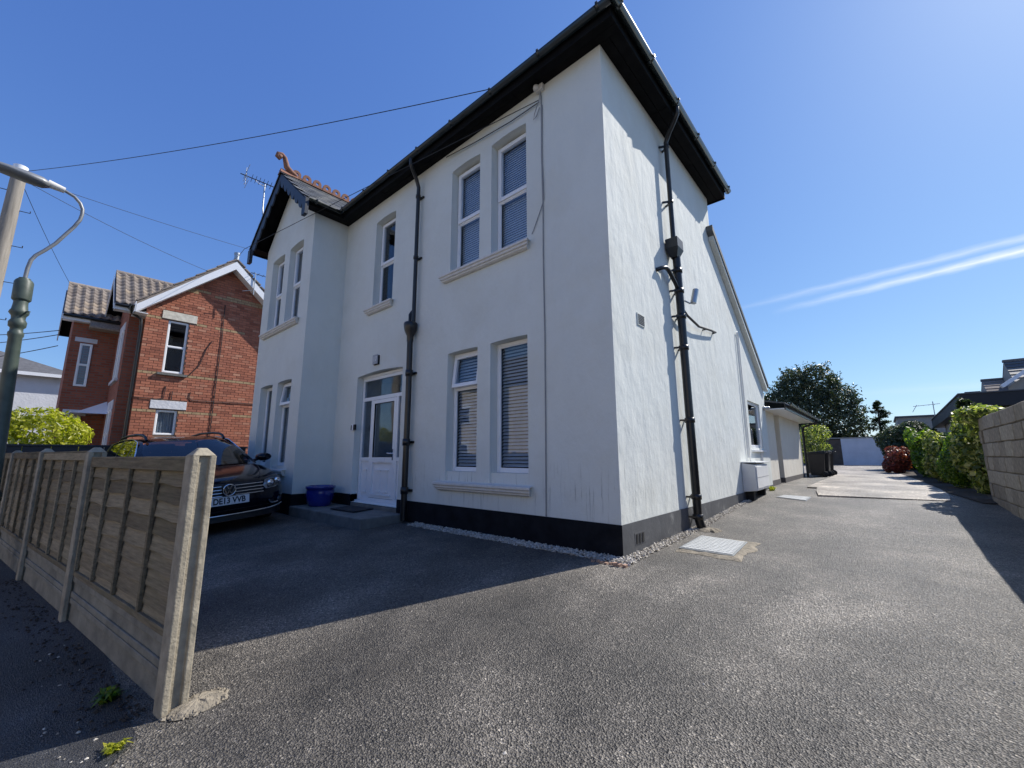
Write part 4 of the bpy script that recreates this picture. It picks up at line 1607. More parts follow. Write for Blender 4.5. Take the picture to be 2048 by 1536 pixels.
rd = random.Random(4)
gp = []
for k in range(7000):
    t = rd.random()
    if k % 2:
        y = -.18 + t * 5.4
        w_ = .15 * (1 - .35 * max(0, y) / 5)
        x = .012 + rd.random() ** 1.2 * w_
    else:
        x = -3.55 + t * 3.7
        y = -.012 - rd.random() ** 1.2 * .17
    layer = .0 if k < 4600 else .012
    gp.append((x, y, zg(y) - .004 + layer + .01 * rd.random()))
pebbles('gravel_strip', gp, .008, .019, 'narrow strip of pale limestone gravel along the foot of the walls')
cp = []
for k in range(130):
    x, y = rd.uniform(-2.5, 3.0), rd.uniform(-3.2, 5.5)
    if x < .1 and y > -.05:
        continue
    cp.append((x, y, zg(y) - .002))
for k in range(70):
    y = rd.uniform(-.6, 3.5)
    cp.append((.15 + abs(rd.gauss(0, .35)), y, zg(y) - .002))
for k in range(60):
    cp.append((rd.uniform(-2.6, -.5), rd.uniform(-4.0, -3.55), zg(-3.75) - .004))
pebbles('loose_chips', cp, .004, .010, 'scattered pale stone chips lying loose on the tarmac', seed=8)
fp_ = []
for k in range(260):
    a_, r_ = rd.uniform(0, 6.28), rd.random() ** .6
    x_, y_ = -.76 + math.cos(a_) * .11 * r_, -3.43 + math.sin(a_) * .145 * r_
    fp_.append((x_, y_, zg(y_) + .02 * (1 - r_)))
pebbles('footing_rubble', fp_, .006, .018, 'crumbled sandy rubble round the foot of the end fence post', MAT['mortar'], 12)
lt_ = []
for k in range(420):
    t_ = rd.random() ** 1.3
    x_ = -.9 - t_ * 4.5
    y_ = -3.53 - (-.79 - x_) * .1155 - .07 - abs(rd.gauss(0, .11))
    lt_.append((x_, y_, zg(y_) + .004))
pebbles('leaf_litter', lt_, .005, .014, 'brown leaf litter and grit gathered along the foot of the fence', MAT['soil'], 15)
# broken brick edging by the corner
eb = MB()
eb.box(-.045, .045, -.03, .03, 0, .03)
edge_me = eb.mesh('edging_brick')
edge_me.materials.append(simple('pale_brick_rubble', (.42, .27, .19), .9, var=.3, vscale=20, bmp=.5, bscale=60))
edging = thing('brick_edging', 'short row of broken red brick pieces edging the gravel at the house corner', 'edging', (-.05, -.25, -.02))
for k in range(8):
    piece('brick', edge_me, edging, (-.21 + k * .05, -.245 + .012 * math.sin(k * 2.1), zg(-.25) - .004 + .004 * (k % 3)), (rd.uniform(-.1, .1), rd.uniform(-.1, .1), rd.uniform(-.3, .3) + 1.2), (rd.uniform(.3, .6), rd.uniform(.35, .6), rd.uniform(.6, 1)))

# ------------------------------------------------------------------ foliage
def leaf_mesh(name, P_, N_, size, aspect=.5, seed=0, up_bias=.0, mat=None, fold=.25):
    rd = np.random.RandomState(seed)
    n = len(P_)
    P_ = np.asarray(P_)
    N_ = np.asarray(N_) + rd.normal(0, .55, (n, 3))
    N_[:, 2] += up_bias
    N_ /= np.linalg.norm(N_, axis=1)[:, None] + 1e-9
    t = rd.normal(0, 1, (n, 3))
    t -= (t * N_).sum(1)[:, None] * N_
    t /= np.linalg.norm(t, axis=1)[:, None] + 1e-9
    b = np.cross(N_, t)
    s_ = size * rd.uniform(.6, 1.25, (n, 1))
    base = P_ - t * s_ * .5
    tip = P_ + t * s_ * .5
    l_ = P_ + b * s_ * aspect * .5 + N_ * s_ * fold * .4
    r_ = P_ - b * s_ * aspect * .5 + N_ * s_ * fold * .4
    V = np.stack([base, l_, tip, r_], 1).reshape(-1, 3)
    me = bpy.data.meshes.new(name)
    me.vertices.add(4 * n)
    me.vertices.foreach_set("co", V.ravel())
    me.loops.add(6 * n)
    idx = np.arange(n)[:, None] * 4 + np.array([0, 1, 2, 0, 2, 3])[None, :]
    me.loops.foreach_set("vertex_index", idx.ravel().astype(np.int32))
    me.polygons.add(2 * n)
    me.polygons.foreach_set("loop_start", (np.arange(2 * n) * 3).astype(np.int32))
    me.update(calc_edges=True)
    me.validate()
    if mat:
        me.materials.append(mat)
    return me


def lobes_points(lobes, n, seed, inner=.55, clump=0):
    """points spread through the outer shell of a set of ellipsoids (cx,cy,cz,rx,ry,rz)"""
    rd = np.random.RandomState(seed)
    L = np.array(lobes, float)
    vol = (L[:, 3] * L[:, 4] + L[:, 4] * L[:, 5] + L[:, 3] * L[:, 5])
    pick = rd.choice(len(L), n, p=vol / vol.sum())
    d = rd.normal(0, 1, (n, 3))
    d /= np.linalg.norm(d, axis=1)[:, None]
    r = inner + (1.06 - inner) * rd.uniform(0, 1, (n, 1)) ** .55
    P_ = L[pick, :3] + d * L[pick, 3:] * r
    N_ = d / L[pick, 3:]
    N_ /= np.linalg.norm(N_, axis=1)[:, None]
    # drop those deep inside another lobe
    keep = np.ones(n, bool)
    for k in range(len(L)):
        q = (((P_ - L[k, :3]) / L[k, 3:]) ** 2).sum(1)
        keep &= ~((q < .5) & (pick != k))
    return P_[keep], N_[keep]


def shrub(name, label, cat, lobes, n, size, mat, seed, stems=3, aspect=.55, group=None, inner=.55, up=.2, core=True):
    base = (lobes[0][0], lobes[0][1], zg(lobes[0][1]))
    t = thing(name, label, cat, base, group)
    P_, N_ = lobes_points(lobes, n, seed, inner)
    keep = P_[:, 2] > base[2] + .01
    P_, N_ = P_[keep], N_[keep]
    me = leaf_mesh('foliage', P_ - np.array(base), N_, size, aspect, seed, up, mat)
    o = bpy.data.objects.new('foliage', me)
    COL.objects.link(o)
    o.parent = t
    o['kind'] = 'stuff'
    rd = random.Random(seed)
    for k in range(stems):
        lb = lobes[k % len(lobes)]
        m = MB()
        p0 = (base[0] + rd.uniform(-.1, .1), base[1] + rd.uniform(-.12, .12), base[2] - .05)
        p2 = (lb[0] + rd.uniform(-.2, .2) * lb[3], lb[1] + rd.uniform(-.2, .2) * lb[4], lb[2] + .4 * lb[5])
        p1 = tuple((a + b) / 2 + rd.uniform(-.06, .06) for a, b in zip(p0, p2))
        m.tube([p0, p1, p2], [.035, .026, .012], 7)
        m.build('stem', MAT['bark'], t)
    return t


def rlobes(cx, cy, z0, z1, rx, ry, k, seed):
    rd = random.Random(seed)
    out = [(cx, cy, z0 + (z1 - z0) * .45, rx * .8, ry * .85, (z1 - z0) * .45)]
    for i in range(k):
        a = rd.uniform(0, 6.28)
        z = rd.uniform(z0 + .25 * (z1 - z0), z1 - .15 * (z1 - z0))
        out.append((cx + math.cos(a) * rx * rd.uniform(.5, .8), cy + math.sin(a) * ry * rd.uniform(.5, .85), z, rx * rd.uniform(.35, .6), ry * rd.uniform(.35, .6), (z1 - z0) * rd.uniform(.16, .28)))
    return out


# hedge plants along the right of the drive
shrub('variegated_shrub', 'large variegated yellow-green shrub spilling over the end of the block wall', 'shrub',
      rlobes(3.66, 8.35, .25, 1.75, .36, .75, 14, 2) + [(3.55, 7.4, 1.78, .32, .55, .17), (3.6, 6.95, 1.80, .22, .4, .10)], 9000, .125, MAT['leaf_var'], 21)
shrub('privet_bush', 'dense bright green clipped bush beyond the variegated shrub', 'shrub', rlobes(3.48, 10.3, .25, 1.60, .36, .70, 12, 3), 16000, .065, MAT['leaf_green'], 22)
shrub('pale_shrub', 'pale mottled green shrub between the clipped bush and tall hedge', 'shrub', rlobes(3.42, 12.6, .25, 1.68, .38, .80, 13, 4), 8500, .115, MAT['leaf_var'], 23)
shrub('tall_hedge', 'tall green hedge with yellowish leaf tips behind the red shrub', 'hedge', rlobes(3.26, 16.0, .28, 2.0, .46, 1.4, 16, 5), 12000, .12, MAT['leaf_green'], 24)
shrub('clipped_conifer', 'rounded dark green clipped conifer beside the white yard wall', 'shrub', rlobes(3.1, 23.5, .33, 2.45, 1.10, 1.7, 8, 6), 26000, .11, MAT['leaf_conifer'], 25)
shrub('photinia', 'red-leaved shrub in front of the clipped conifer', 'shrub', rlobes(2.52, 19.2, .33, 1.36, .46, .7, 9, 7), 5200, .11, MAT['leaf_red'], 26)
shrub('rear_shrub', 'leafy yellow-green climber behind the wheelie bins', 'shrub', rlobes(-.25, 17.2, .7, 2.2, .75, .6, 7, 8), 4500, .10, MAT['leaf_var'], 27)
shrub('garden_laurel', 'sunlit yellow-green rounded bush behind the timber fence', 'shrub',
      rlobes(-13.2, -4.95, .0, 2.28, 1.3, 1.68, 18, 9), 34000, .125, MAT['leaf_lime'], 28, aspect=.42)


def conifer(label, x, y, z0, z1, r, n, seed, droop=.25, size=.12):
    base = (x, y, z0)
    t = thing('conifer_tree', label, 'tree', base, None)
    rd = np.random.RandomState(seed)
    P_, N_ = [], []
    m = MB()
    m.tube([(x, y, z0 - .1), (x, y, (z0 + z1) / 2), (x, y, z1)], [.06 * r + .03, .04 * r + .02, .01], 7)
    m.build('trunk', MAT['bark'], t)
    k = 0
    nb = max(18, int((z1 - z0) * 14))
    lm = MB()
    for i in range(nb):
        f = i / nb
        z = z0 + (z1 - z0) * (.08 + .9 * f)
        L = r * (1 - f) ** .8 * rd.uniform(.6, 1.15) + .08
        a = rd.uniform(0, 6.28)
        tip = np.array([x + math.cos(a) * L, y + math.sin(a) * L, z + L * rd.uniform(-droop, .35)])
        root = np.array([x, y, z])
        lm.tube([root, tip], [.014, .004], 4, cap=False)
        q = int(n / nb)
        for j in range(q):
            s_ = rd.uniform(.15, 1.02)
            p = root + (tip - root) * s_ + rd.normal(0, .045 + .06 * L, 3) * (1.1 - .6 * s_)
            P_.append(p)
            N_.append(np.array([rd.normal(0, .3), rd.normal(0, .3), 1]))
    lm.build('branches', MAT['bark'], t)
    me = leaf_mesh('crown', np.array(P_) - np.array(base), N_, size, .32, seed, .3, MAT['leaf_conifer'])
    o = bpy.data.objects.new('crown', me)
    COL.objects.link(o)
    o.parent = t
    o['kind'] = 'stuff'
    return t


conifer('narrow dark conifer rising behind the pale shrub by the garage', 3.95, 12.2, .28, 2.55, .62, 5200, 31)
conifer('small dark conifer in front of the black garage fascia', 4.05, 10.2, .28, 2.10, .40, 2600, 32)
conifer('feathery young conifer beside the big evergreen tree', 2.2, 33.5, .4, 4.75, 1.35, 3600, 33, .1, .22)


def tree(label, x, y, lobes, n, size, mat, seed):
    base = (x, y, zg(y))
    t = thing('evergreen_tree', label, 'tree', base)
    rd = random.Random(seed)
    m = MB()
    m.tube([(x, y, base[2] - .2), (x + .05, y, 1.6), (x - .05, y + .1, 3.6), (x, y, 6.2)], [.28, .22, .15, .05], 9)
    m.build('trunk', MAT['bark'], t)
    for lb in lobes:
        m = MB()
        p0 = Vector((x, y, rd.uniform(1.2, 3.2)))
        p2 = Vector(lb[:3])
        p1 = p0.lerp(p2, .5) + Vector((0, 0, .3))
        m.tube([p0, p1, p2], [.09, .06, .02], 6)
        m.build('limb', MAT['bark'], t)
    P_, N_ = lobes_points(lobes, n, seed, .55)
    # sprays: pull leaves into shoots so the outline is ragged
    q = np.random.RandomState(seed)
    shoot = q.randint(0, len(P_), len(P_) // 5)
    P2, N2 = [], []
    for s_ in shoot:
        d = N_[s_] + q.normal(0, .35, 3) + np.array([0, 0, .45])
        d /= np.linalg.norm(d)
        L = q.uniform(.2, .75)
        for k in range(5):
            P2.append(P_[s_] + d * L * k / 5 + q.normal(0, .05, 3))
            N2.append(q.normal(0, 1, 3) + np.array([0, 0, .5]))
    P_ = np.concatenate([P_, np.array(P2)])
    N_ = np.concatenate([N_, np.array(N2)])
    me = leaf_mesh('crown', P_ - np.array(base), N_, size, .42, seed, .15, mat)
    o = bpy.data.objects.new('crown', me)
    COL.objects.link(o)
    o.parent = t
    o['kind'] = 'stuff'
    return t


TL = [(-1.6, 35, 3.6, 2.6, 2.2, 2.4), (-3.2, 34.6, 4.6, 1.4, 1.4, 2.0), (-2.4, 35, 6.3, 1.2, 1.2, 1.35), (-1.0, 35, 6.5, 1.25, 1.2, 1.35), (-.1, 34.6, 4.9, 1.3, 1.3, 1.4),
      (.35, 34.2, 3.3, 1.25, 1.3, 1.7), (-4.6, 35, 3.2, 1.5, 1.5, 2.4), (-2.0, 33.8, 2.2, 2.4, 1.0, 1.3), (-1.9, 35, 5.2, 1.7, 1.6, 1.6)]
tree('big dark glossy evergreen tree growing behind the yard wall', -1.7, 35, TL, 21000, .25, MAT['leaf_dark'], 41)


def tuft(name, label, x, y, n, r, h, mat, seed):
    t = thing(name, label, 'weed', (x, y, zg(y)))
    rd = random.Random(seed)
    m = MB()
    for k in range(n):
        a = rd.uniform(0, 6.28)
        L = rd.uniform(.3, 1) * r
        p0 = Vector((rd.uniform(-.3, .3) * r, rd.uniform(-.3, .3) * r, 0))
        p1 = p0 + Vector((math.cos(a) * L * .5, math.sin(a) * L * .5, h * rd.uniform(.5, 1)))
        p2 = p0 + Vector((math.cos(a) * L, math.sin(a) * L, h * rd.uniform(.3, .9)))
        s_ = Vector((-math.sin(a), math.cos(a), 0)) * rd.uniform(.003, .008)
        o = Vector((x, y, zg(y)))
        m.add([o + p0 - s_, o + p0 + s_, o + p1 + s_ * 1.4, o + p1 - s_ * 1.4, o + p2], [(0, 1, 2, 3), (3, 2, 4)])
    m.build('leaves', mat, t, fix=False)['kind'] = 'stuff'


tuft('weed', 'small green weed growing in the shade at the fence foot', -1.22, -3.74, 60, .10, .06, MAT['leaf_green'], 3)
tuft('weed', 'yellowing weed in the pavement joint beside the end fence post', -.66, -3.76, 50, .06, .035, MAT['leaf_lime'], 4)
tuft('weed', 'tuft of weed at the wall foot by the meter boxes', .12, 7.2, 50, .16, .10, MAT['leaf_lime'], 5)

# ------------------------------------------------------------------ block wall on the right
BW = thing('block_wall', 'weathered concrete block garden wall along the right of the drive', 'wall', (3.56, 3, .1))
m = MB()
for (a, b) in ((-2.2, 0), (0, 2), (2, 4.6), (4.6, 7.25)):
    m.add([(3.52, a, zg(a) - .2), (3.60, a, zg(a) - .2), (3.60, b, zg(b) - .2), (3.52, b, zg(b) - .2), (3.52, a, 1.68), (3.60, a, 1.68), (3.60, b, 1.68), (3.52, b, 1.68)],
          [(0, 1, 5, 4), (1, 2, 6, 5), (2, 3, 7, 6), (3, 0, 4, 7), (4, 5, 6, 7)])
m.build('mortar_core', simple("wall_mortar", (.17, .145, .11), .95, var=.3, vscale=9, bmp=.6, bscale=40, bdist=.01), BW)
blk = MB()
blk.box(-.06, .06, -.226, .226, -.106, .106)
blk_me = blk.mesh('block')
blk_me.materials.append(MAT['block'])
top = 1.70
for c in range(10):
    zc = top - .115 - c * .228
    yy = -2.0 + (.23 if c % 2 else 0)
    if c % 2 and zc + .11 > zg(-2.1):
        piece('block', blk_me, BW, (3.555, -2.113, zc), (0, 0, 0), (1, .49, 1))
    while yy < 7.15:
        if zc + .11 > zg(yy) + .0:
            o = piece('block', blk_me, BW, (3.555 + rd.uniform(-.006, .006), yy, zc + rd.uniform(-.004, .004)), (rd.uniform(-.012, .012), rd.uniform(-.01, .01), rd.uniform(-.01, .01)),
                      (1, .5 if yy > 6.9 and c % 2 else rd.uniform(.985, 1.0), 1))
            mdf = o.modifiers.new('bevel', 'BEVEL')
            mdf.width = .008
            mdf.segments = 1
        yy += .462

# ------------------------------------------------------------------ timber fence with concrete posts on the left
FP = [(-.825, -3.53), (-3.13, -3.80), (-5.30, -4.06), (-7.5, -4.32), (-9.8, -4.60), (-12.1, -4.88)]
FTOP = [1.10, 1.135, 1.15, 1.15, 1.15, 1.15]
PTOPS = [1.05, 1.105, 1.115, 1.115, 1.115]
fang = math.atan2(FP[1][1] - FP[0][1], FP[1][0] - FP[0][0])
FENCE = thing('panel_fence', 'weathered timber lap-panel fence with concrete posts along the pavement', 'fence', (-3.1, -3.8, zg(-3.8)))
fdir = Vector((math.cos(fang), math.sin(fang), 0))
fnor = Vector((fdir.y, -fdir.x, 0))
if fnor.y > 0:
    fnor = -fnor           # towards the pavement
board_cache = {}
for i, (x, y) in enumerate(FP):
    # slotted (H-section) concrete post with a four-way weathered top
    g = zg(y)
    m = MB()
    c = Vector((x, y, 0))
    w2, d2, slot, sd = .054, .060, .026, .024
    prof = [(-w2, -d2), (w2, -d2), (w2, -slot), (w2 - sd, -slot), (w2 - sd, slot), (w2, slot), (w2, d2), (-w2, d2), (-w2, slot), (-w2 + sd, slot), (-w2 + sd, -slot), (-w2, -slot)]
    zt = FTOP[i] - .045
    lo = [c + fdir * a + fnor * b + Vector((0, 0, g - .3)) for a, b in prof]
    hi = [c + fdir * a + fnor * b + Vector((0, 0, zt)) for a, b in prof]
    n = len(prof)
    fs = [(k, (k + 1) % n, n + (k + 1) % n, n + k) for k in range(n)]
    m.add(lo + hi, fs)
    cap = [c + fdir * a + fnor * b + Vector((0, 0, zt)) for a, b in ((-w2, -d2), (w2, -d2), (w2, d2), (-w2, d2))]
    capm = [c + fdir * a * .35 + fnor * b * .35 + Vector((0, 0, zt + .045)) for a, b in ((-w2, -d2), (w2, -d2), (w2, d2), (-w2, d2))]
    m.add(cap + capm, [(0, 1, 5, 4), (1, 2, 6, 5), (2, 3, 7, 6), (3, 0, 4, 7), (4, 5, 6, 7), (3, 2, 1, 0)])
    m.build('post', MAT['post'], FENCE, bevel=.006)
for i in range(len(FP) - 1):
    a, b = Vector((*FP[i], 0)), Vector((*FP[i + 1], 0))
    d = (b - a).normalized()
    nr = Vector((d.y, -d.x, 0))
    if nr.y > 0:
        nr = -nr
    L = (b - a).length
    ang_ = math.atan2(d.y, d.x)
    ztop = PTOPS[i]
    zb = .07 - .012 * i
    p0, p1 = a + d * .04, b - d * .04
    gz = Vector((0, 0, 1))

    def at(t, z, off):
        q = p0.lerp(p1, t) + nr * off
        return Vector((q.x, q.y, z))
    # concrete gravel board: two stepped tiers
    g = zg((a.y + b.y) / 2)
    for (z0_, z1_) in ((zb - .165, zb - .002), (zb - .47, zb - .169)):
        m = MB()
        m.bar(at(0, (z0_ + z1_) / 2, -.004), at(1, (z0_ + z1_) / 2, -.004), .036, z1_ - z0_)
        gb = m.build('gravel_board', MAT['gravelboard'], FENCE, bevel=.004)
        for zz in (z0_ + .022, z1_ - .022):
            m = MB()
            m.bar(at(0.01, zz, .021), at(.99, zz, .021), .014, .042)
            m.build('gravel_board_rib', MAT['gravelboard'], gb, bevel=.005)
    # lapped boards
    nb = 9
    bh = (ztop - .06 - zb) / nb
    if i not in board_cache:
        q = MB()
        Lb = (p1 - p0).length
        N = 10
        vs, fs = [], []
        for k in range(N + 1):
            xx = -Lb / 2 + Lb * k / N
            wv = .006 * math.sin(k * 1.9 + i) + rd.uniform(-.004, .004)
            vs += [(xx, -.009, -bh * .62 + wv), (xx, .007, -bh * .62 + wv), (xx, .004, bh * .56), (xx, -.004, bh * .56)]
        for k in range(N):
            o4 = 4 * k
            for e_ in range(4):
                e2 = (e_ + 1) % 4
                fs.append((o4 + e_, o4 + e2, o4 + 4 + e2, o4 + 4 + e_))
        fs += [(3, 2, 1, 0), (4 * N, 4 * N + 1, 4 * N + 2, 4 * N + 3)]
        q.add(vs, fs)
        bm_ = q.mesh('board')
        bm_.materials.append(MAT['wood'])
        board_cache[i] = bm_
    for k in range(nb):
        zc = zb + bh * (k + .5)
        cc = at(.5, zc, .004)
        o = piece('board', board_cache[i], FENCE, cc, (R(3.6), 0, ang_ + math.pi if d.x < 0 else ang_))
        o.rotation_euler = (R(-4.2) + rd.uniform(-.012, .012), rd.uniform(-.004, .004), ang_ + (math.pi if math.cos(ang_) < 0 else 0))
    # frame rails and battens on the pavement face
    for (z0_, z1_, off, nm) in ((ztop - .085, ztop - .015, .024, 'top_rail'), (zb, zb + .04, .022, 'bottom_rail')):
        m = MB()
        m.bar(at(0, (z0_ + z1_) / 2, off), at(1, (z0_ + z1_) / 2, off), .02, z1_ - z0_)
        m.build(nm, MAT['wood'], FENCE, bevel=.003)
    m = MB()
    m.bar(at(0, ztop - .006, 0), at(1, ztop - .006, 0), .07, .016)
    m.build('capping', MAT['wood'], FENCE, bevel=.003)
    for t in (.02, .25, .5, .75, .98):
        m = MB()
        m.bar(at(t, zb + .045, .026), at(t, ztop - .088, .026), .034, .022, upv=(nr.x, nr.y, 0))
        m.build('batten', MAT['wood'], FENCE, bevel=.003)

# dark boundary boarding between the two front drives
DF = thing('dark_boarding', 'low dark board fence dividing the two front drives behind the parked car', 'fence', (-11.6, -2.5, -.2))
for k in range(11):
    y = -4.75 + k * .42
    m = MB()
    m.box(-11.62, -11.585, y, y + .41, zg(y), 1.28)
    m.build('board', MAT['darkfence'], DF)
m = MB()
m.box(-11.66, -11.55, -4.8, -.1, 1.281, 1.325)
m.build('capping', MAT['darkfence'], DF, bevel=.006)

# ------------------------------------------------------------------ street lamp, pole, overhead cables
LP = thing('street_lamp', 'green cast column street lamp with swan-neck bracket and grey lantern', 'street lamp', (-5.86, -4.37, zg(-4.4)))


def lp(z):      # the column leans a little
    return Vector((-6.03 + (3.3 - z) * .030, -4.53 + (3.3 - z) * .028, z))


m = MB()
zs = [(-.4, .12), (.5, .115), (.55, .13), (.62, .13), (.66, .095), (1.6, .09), (2.55, .078), (2.58, .092), (2.62, .092), (2.64, .075), (2.68, .075), (2.70, .10), (2.76, .105), (2.80, .08), (2.84, .085), (2.87, .11), (2.90, .115), (2.93, .095), (3.0, .085), (3.06, .085)]
m.tube([lp(z) for z, r in zs], [r * .78 for z, r in zs], 16)
m.build('column', MAT['lampgreen'], LP)
m = MB()
m.tube([lp(3.04), lp(3.06), lp(3.30), lp(3.33)], [.07, .088, .088, .075], 10)
m.tube([lp(3.33), lp(3.355)], [.06, .055], 10)
m.build('control_box', MAT['lampgreen'], LP, bevel=.008)
m = MB()
m.bar(lp(2.90) + Vector((-.1, -.09, 0)), lp(2.90) + Vector((.1, .09, 0)), .015, .015)
m.build('ladder_bar', MAT['lampgreen'], LP)
nk = [(-4.531, 3.34), (-4.526, 3.50), (-4.512, 3.62), (-4.48, 3.70), (-4.411, 3.80), (-4.33, 3.93), (-4.26, 4.087), (-4.19, 4.24), (-4.148, 4.364), (-4.138, 4.45), (-4.142, 4.53), (-4.175, 4.61), (-4.24, 4.68), (-4.36, 4.73)]
m = MB()
m.tube([(-6.03, y, z) for y, z in nk], .021, 10)
m.build('swan_neck', MAT['lead'], LP)
m = MB()
m.tube([(-6.03, -4.34, 4.725), (-6.03, -4.50, 4.75)], [.04, .055], 12)
m.build('spigot', MAT['sill'], LP)
m = MB()
hs_ = [(-4.48, .055, 4.77, 4.70), (-4.55, .10, 4.795, 4.675), (-4.70, .13, 4.80, 4.685), (-4.85, .14, 4.80, 4.705), (-5.05, .13, 4.80, 4.73), (-5.20, .09, 4.79, 4.745), (-5.25, .03, 4.775, 4.755)]
vs, fs = [], []
for (y, hw, zt_, zb_) in hs_:
    zm = (zt_ * .35 + zb_ * .65)
    vs += [(-6.03 - hw * .5, y, zb_), (-6.03 + hw * .5, y, zb_), (-6.03 + hw, y, zm), (-6.03 + hw * .75, y, zt_ - .012), (-6.03, y, zt_), (-6.03 - hw * .75, y, zt_ - .012), (-6.03 - hw, y, zm)]
for k in range(len(hs_) - 1):
    for q in range(7):
        a_, b_ = 7 * k + q, 7 * k + (q + 1) % 7
        fs.append((a_, b_, b_ + 7, a_ + 7))
fs += [tuple(range(7)), tuple(range(7 * (len(hs_) - 1), 7 * len(hs_)))]
m.add(vs, fs, 0, True)
m.build('lantern', MAT['lead'], LP)

TP = thing('telegraph_pole', 'tall weathered wooden telegraph pole with climbing steps', 'telegraph pole', (-12.95, -5.3, zg(-5.3)))
ptop = Vector((-12.82, -5.234, 8.0))
pbot = Vector((-12.99, -5.33, -.8))
m = MB()
m.tube([pbot, pbot.lerp(ptop, .5), ptop], [.17, .15, .125], 14)
m.build('pole', MAT['pole'], TP)
m = MB()
m.tube([ptop - Vector((0, 0, .18)), ptop + Vector((0, 0, .02))], [.128, .128], 14)
m.build('cap', MAT['upvc'], TP)
for k in range(9):
    z = 7.35 - k * .45
    s_ = 1 if k % 2 else -1
    c = pbot.lerp(ptop, (z + .8) / 8.8)
    m = MB()
    e1 = c + Vector((.05 * s_, .30 * s_, .0))
    m.tube([c, e1, e1 + Vector((0, 0, .05))], .011, 5)
    m.build('step_bolt', MAT['cable'], TP)


def cable(label, a, b, sag, r=.011):
    a, b = Vector(a), Vector(b)
    m = MB()
    pts = []
    for k in range(17):
        t = k / 16
        p = a.lerp(b, t)
        p.z -= sag * 4 * t * (1 - t)
        pts.append(p)
    m.tube(pts, r, 5)
    o = m.build('overhead_cable', MAT['cable'])
    return tag(o, label, 'cable')


pw = ptop - Vector((0, 0, .12))
cable('overhead cable running from the pole to the front gutter of the white house', pw, (-1.52, -.32, 6.42), .15, .0065)
cable('overhead cable passing behind the brick house chimney flue', pw - Vector((0, 0, .1)), (-15.6, 2.9, 9.2), .1, .0065)
cable('overhead cable ending on the white bargeboard of the brick house', pw - Vector((0, 0, .15)), (-14.62, -.95, 7.35), .1, .0065)
cable('overhead cable reaching down to the tiled front wing of the brick house', pw - Vector((.05, 0, .1)), (-19.5, -4.05, 7.32), .08, .0065)
cable('short black cable from the brick house verge to the bay verge of the white house', (-14.5, -.3, 8.0), (-9.70, -1.21, 6.36), .05, .0065)
cable('black cable running across the bay gable and under the front eaves to the junction box', (-9.70, -1.21, 6.36), (-.97, -.035, 6.06), .0, .0065)
cable('upper of the overhead cables left of the brick house', (-18.6, -4.06, 5.35), (-30, -9.2, 6.6), .25, .014)
cable('middle of the overhead cables left of the brick house', (-18.6, -4.06, 5.2), (-30, -9.2, 5.9), .25, .014)
cable('lowest of the overhead cables left of the brick house', (-18.6, -4.06, 4.8), (-30, -9.2, 5.0), .25, .014)

# ------------------------------------------------------------------ the brick house next door
BH = thing('brick_house', 'red brick house next door with white bargeboards and tiled front wings', 'house', (-18, -.5, -.1))
GX = -15.0
ya, yr, yap, zea, zap = -2.33, 2.02, -.16, 5.85, 7.86
wins = [(-1.755, -1.205, 3.73, 5.50, 0), (-1.755, -1.205, 1.72, 2.54, 0)]
# wall core (mortar colour) with window openings, bricks proud of it
m = MB()
wall_panel(TX(GX - .012), ya, yr, -.4, zea, wins, .12, m)
m.add([(GX - .012, ya, zea), (GX - .012, yr, zea), (GX - .012, yap, zap + .03)], [(0, 1, 2)])
gable = m.build('gable_wall', MAT['mortarj'], BH, fix=False)
course, bl = .0865, .232
bk = MB()
bk.box(-.05, 0, -.109, .109, -.037, .037)
brick_me = bk.mesh('brick')
brick_me.materials.append(MAT['brick'])
buff_me = bk.mesh('brick')
buff_me.materials.append(MAT['buff'])
lints = [(-1.935, -1.01, 5.52, 5.79), (-1.925, -1.0, 2.565, 2.83)]
red_rest, buff_rest = MB(), MB()
bands = (5.50, 3.70, 2.46, 6.68)
cand = []
c = 0
z = .75
while z < zap:
    z += course
    c += 1
    half = 0 if c % 2 else .116
    hl = ya if z < zea else ya + (z - zea) * (yap - ya) / (zap - zea)
    hr = yr if z < zea else yr - (z - zea) * (yr - yap) / (zap - zea)
    y = ya - half
    while y < hr:
        y0_, y1_ = max(y, hl), min(y + .218, hr)
        yc = (y0_ + y1_) / 2
        hit = any(w[0] - .0 < y1_ and y0_ < w[1] + .0 and w[2] - .03 < z < w[3] + .03 for w in wins) or any(w[0] < y1_ and y0_ < w[1] and w[2] - .03 < z < w[3] + .03 for w in lints)
        if hit:
            for w in wins + [(q[0], q[1], q[2], q[3], 0) for q in lints]:
                if w[2] - .03 < z < w[3] + .03:
                    if y0_ < w[0] < y1_:
                        y1_ = w[0] - .004
                    elif y0_ < w[1] < y1_:
                        y0_ = w[1] + .004
            yc = (y0_ + y1_) / 2
            inside = any(w[0] < yc < w[1] and w[2] - .03 < z < w[3] + .03 for w in wins) or any(w[0] < yc < w[1] and w[2] - .03 < z < w[3] + .03 for w in lints)
            if inside:
                y += bl
                continue
        if y1_ - y0_ > .03:
            band = any(abs(z - b_) < .06 for b_ in bands) and rd.random() < .85
            cand.append((yc, z, (y1_ - y0_) / .218, band))
        y += bl
cand.sort(key=lambda q: q[0] + (0 if 1.2 < q[1] < 6.0 else 9))
for k, (yc, z, sc, band) in enumerate(cand):
    px_ = rd.uniform(-.004, .004)
    if k < 290:
        piece('brick', buff_me if band else brick_me, gable, (GX + px_, yc, z), (0, 0, 0), (1, sc, 1))
    else:
        (buff_rest if band else red_rest).box(GX - .05 + px_, GX + px_, yc - .109 * sc, yc + .109 * sc, z - .037, z + .037)
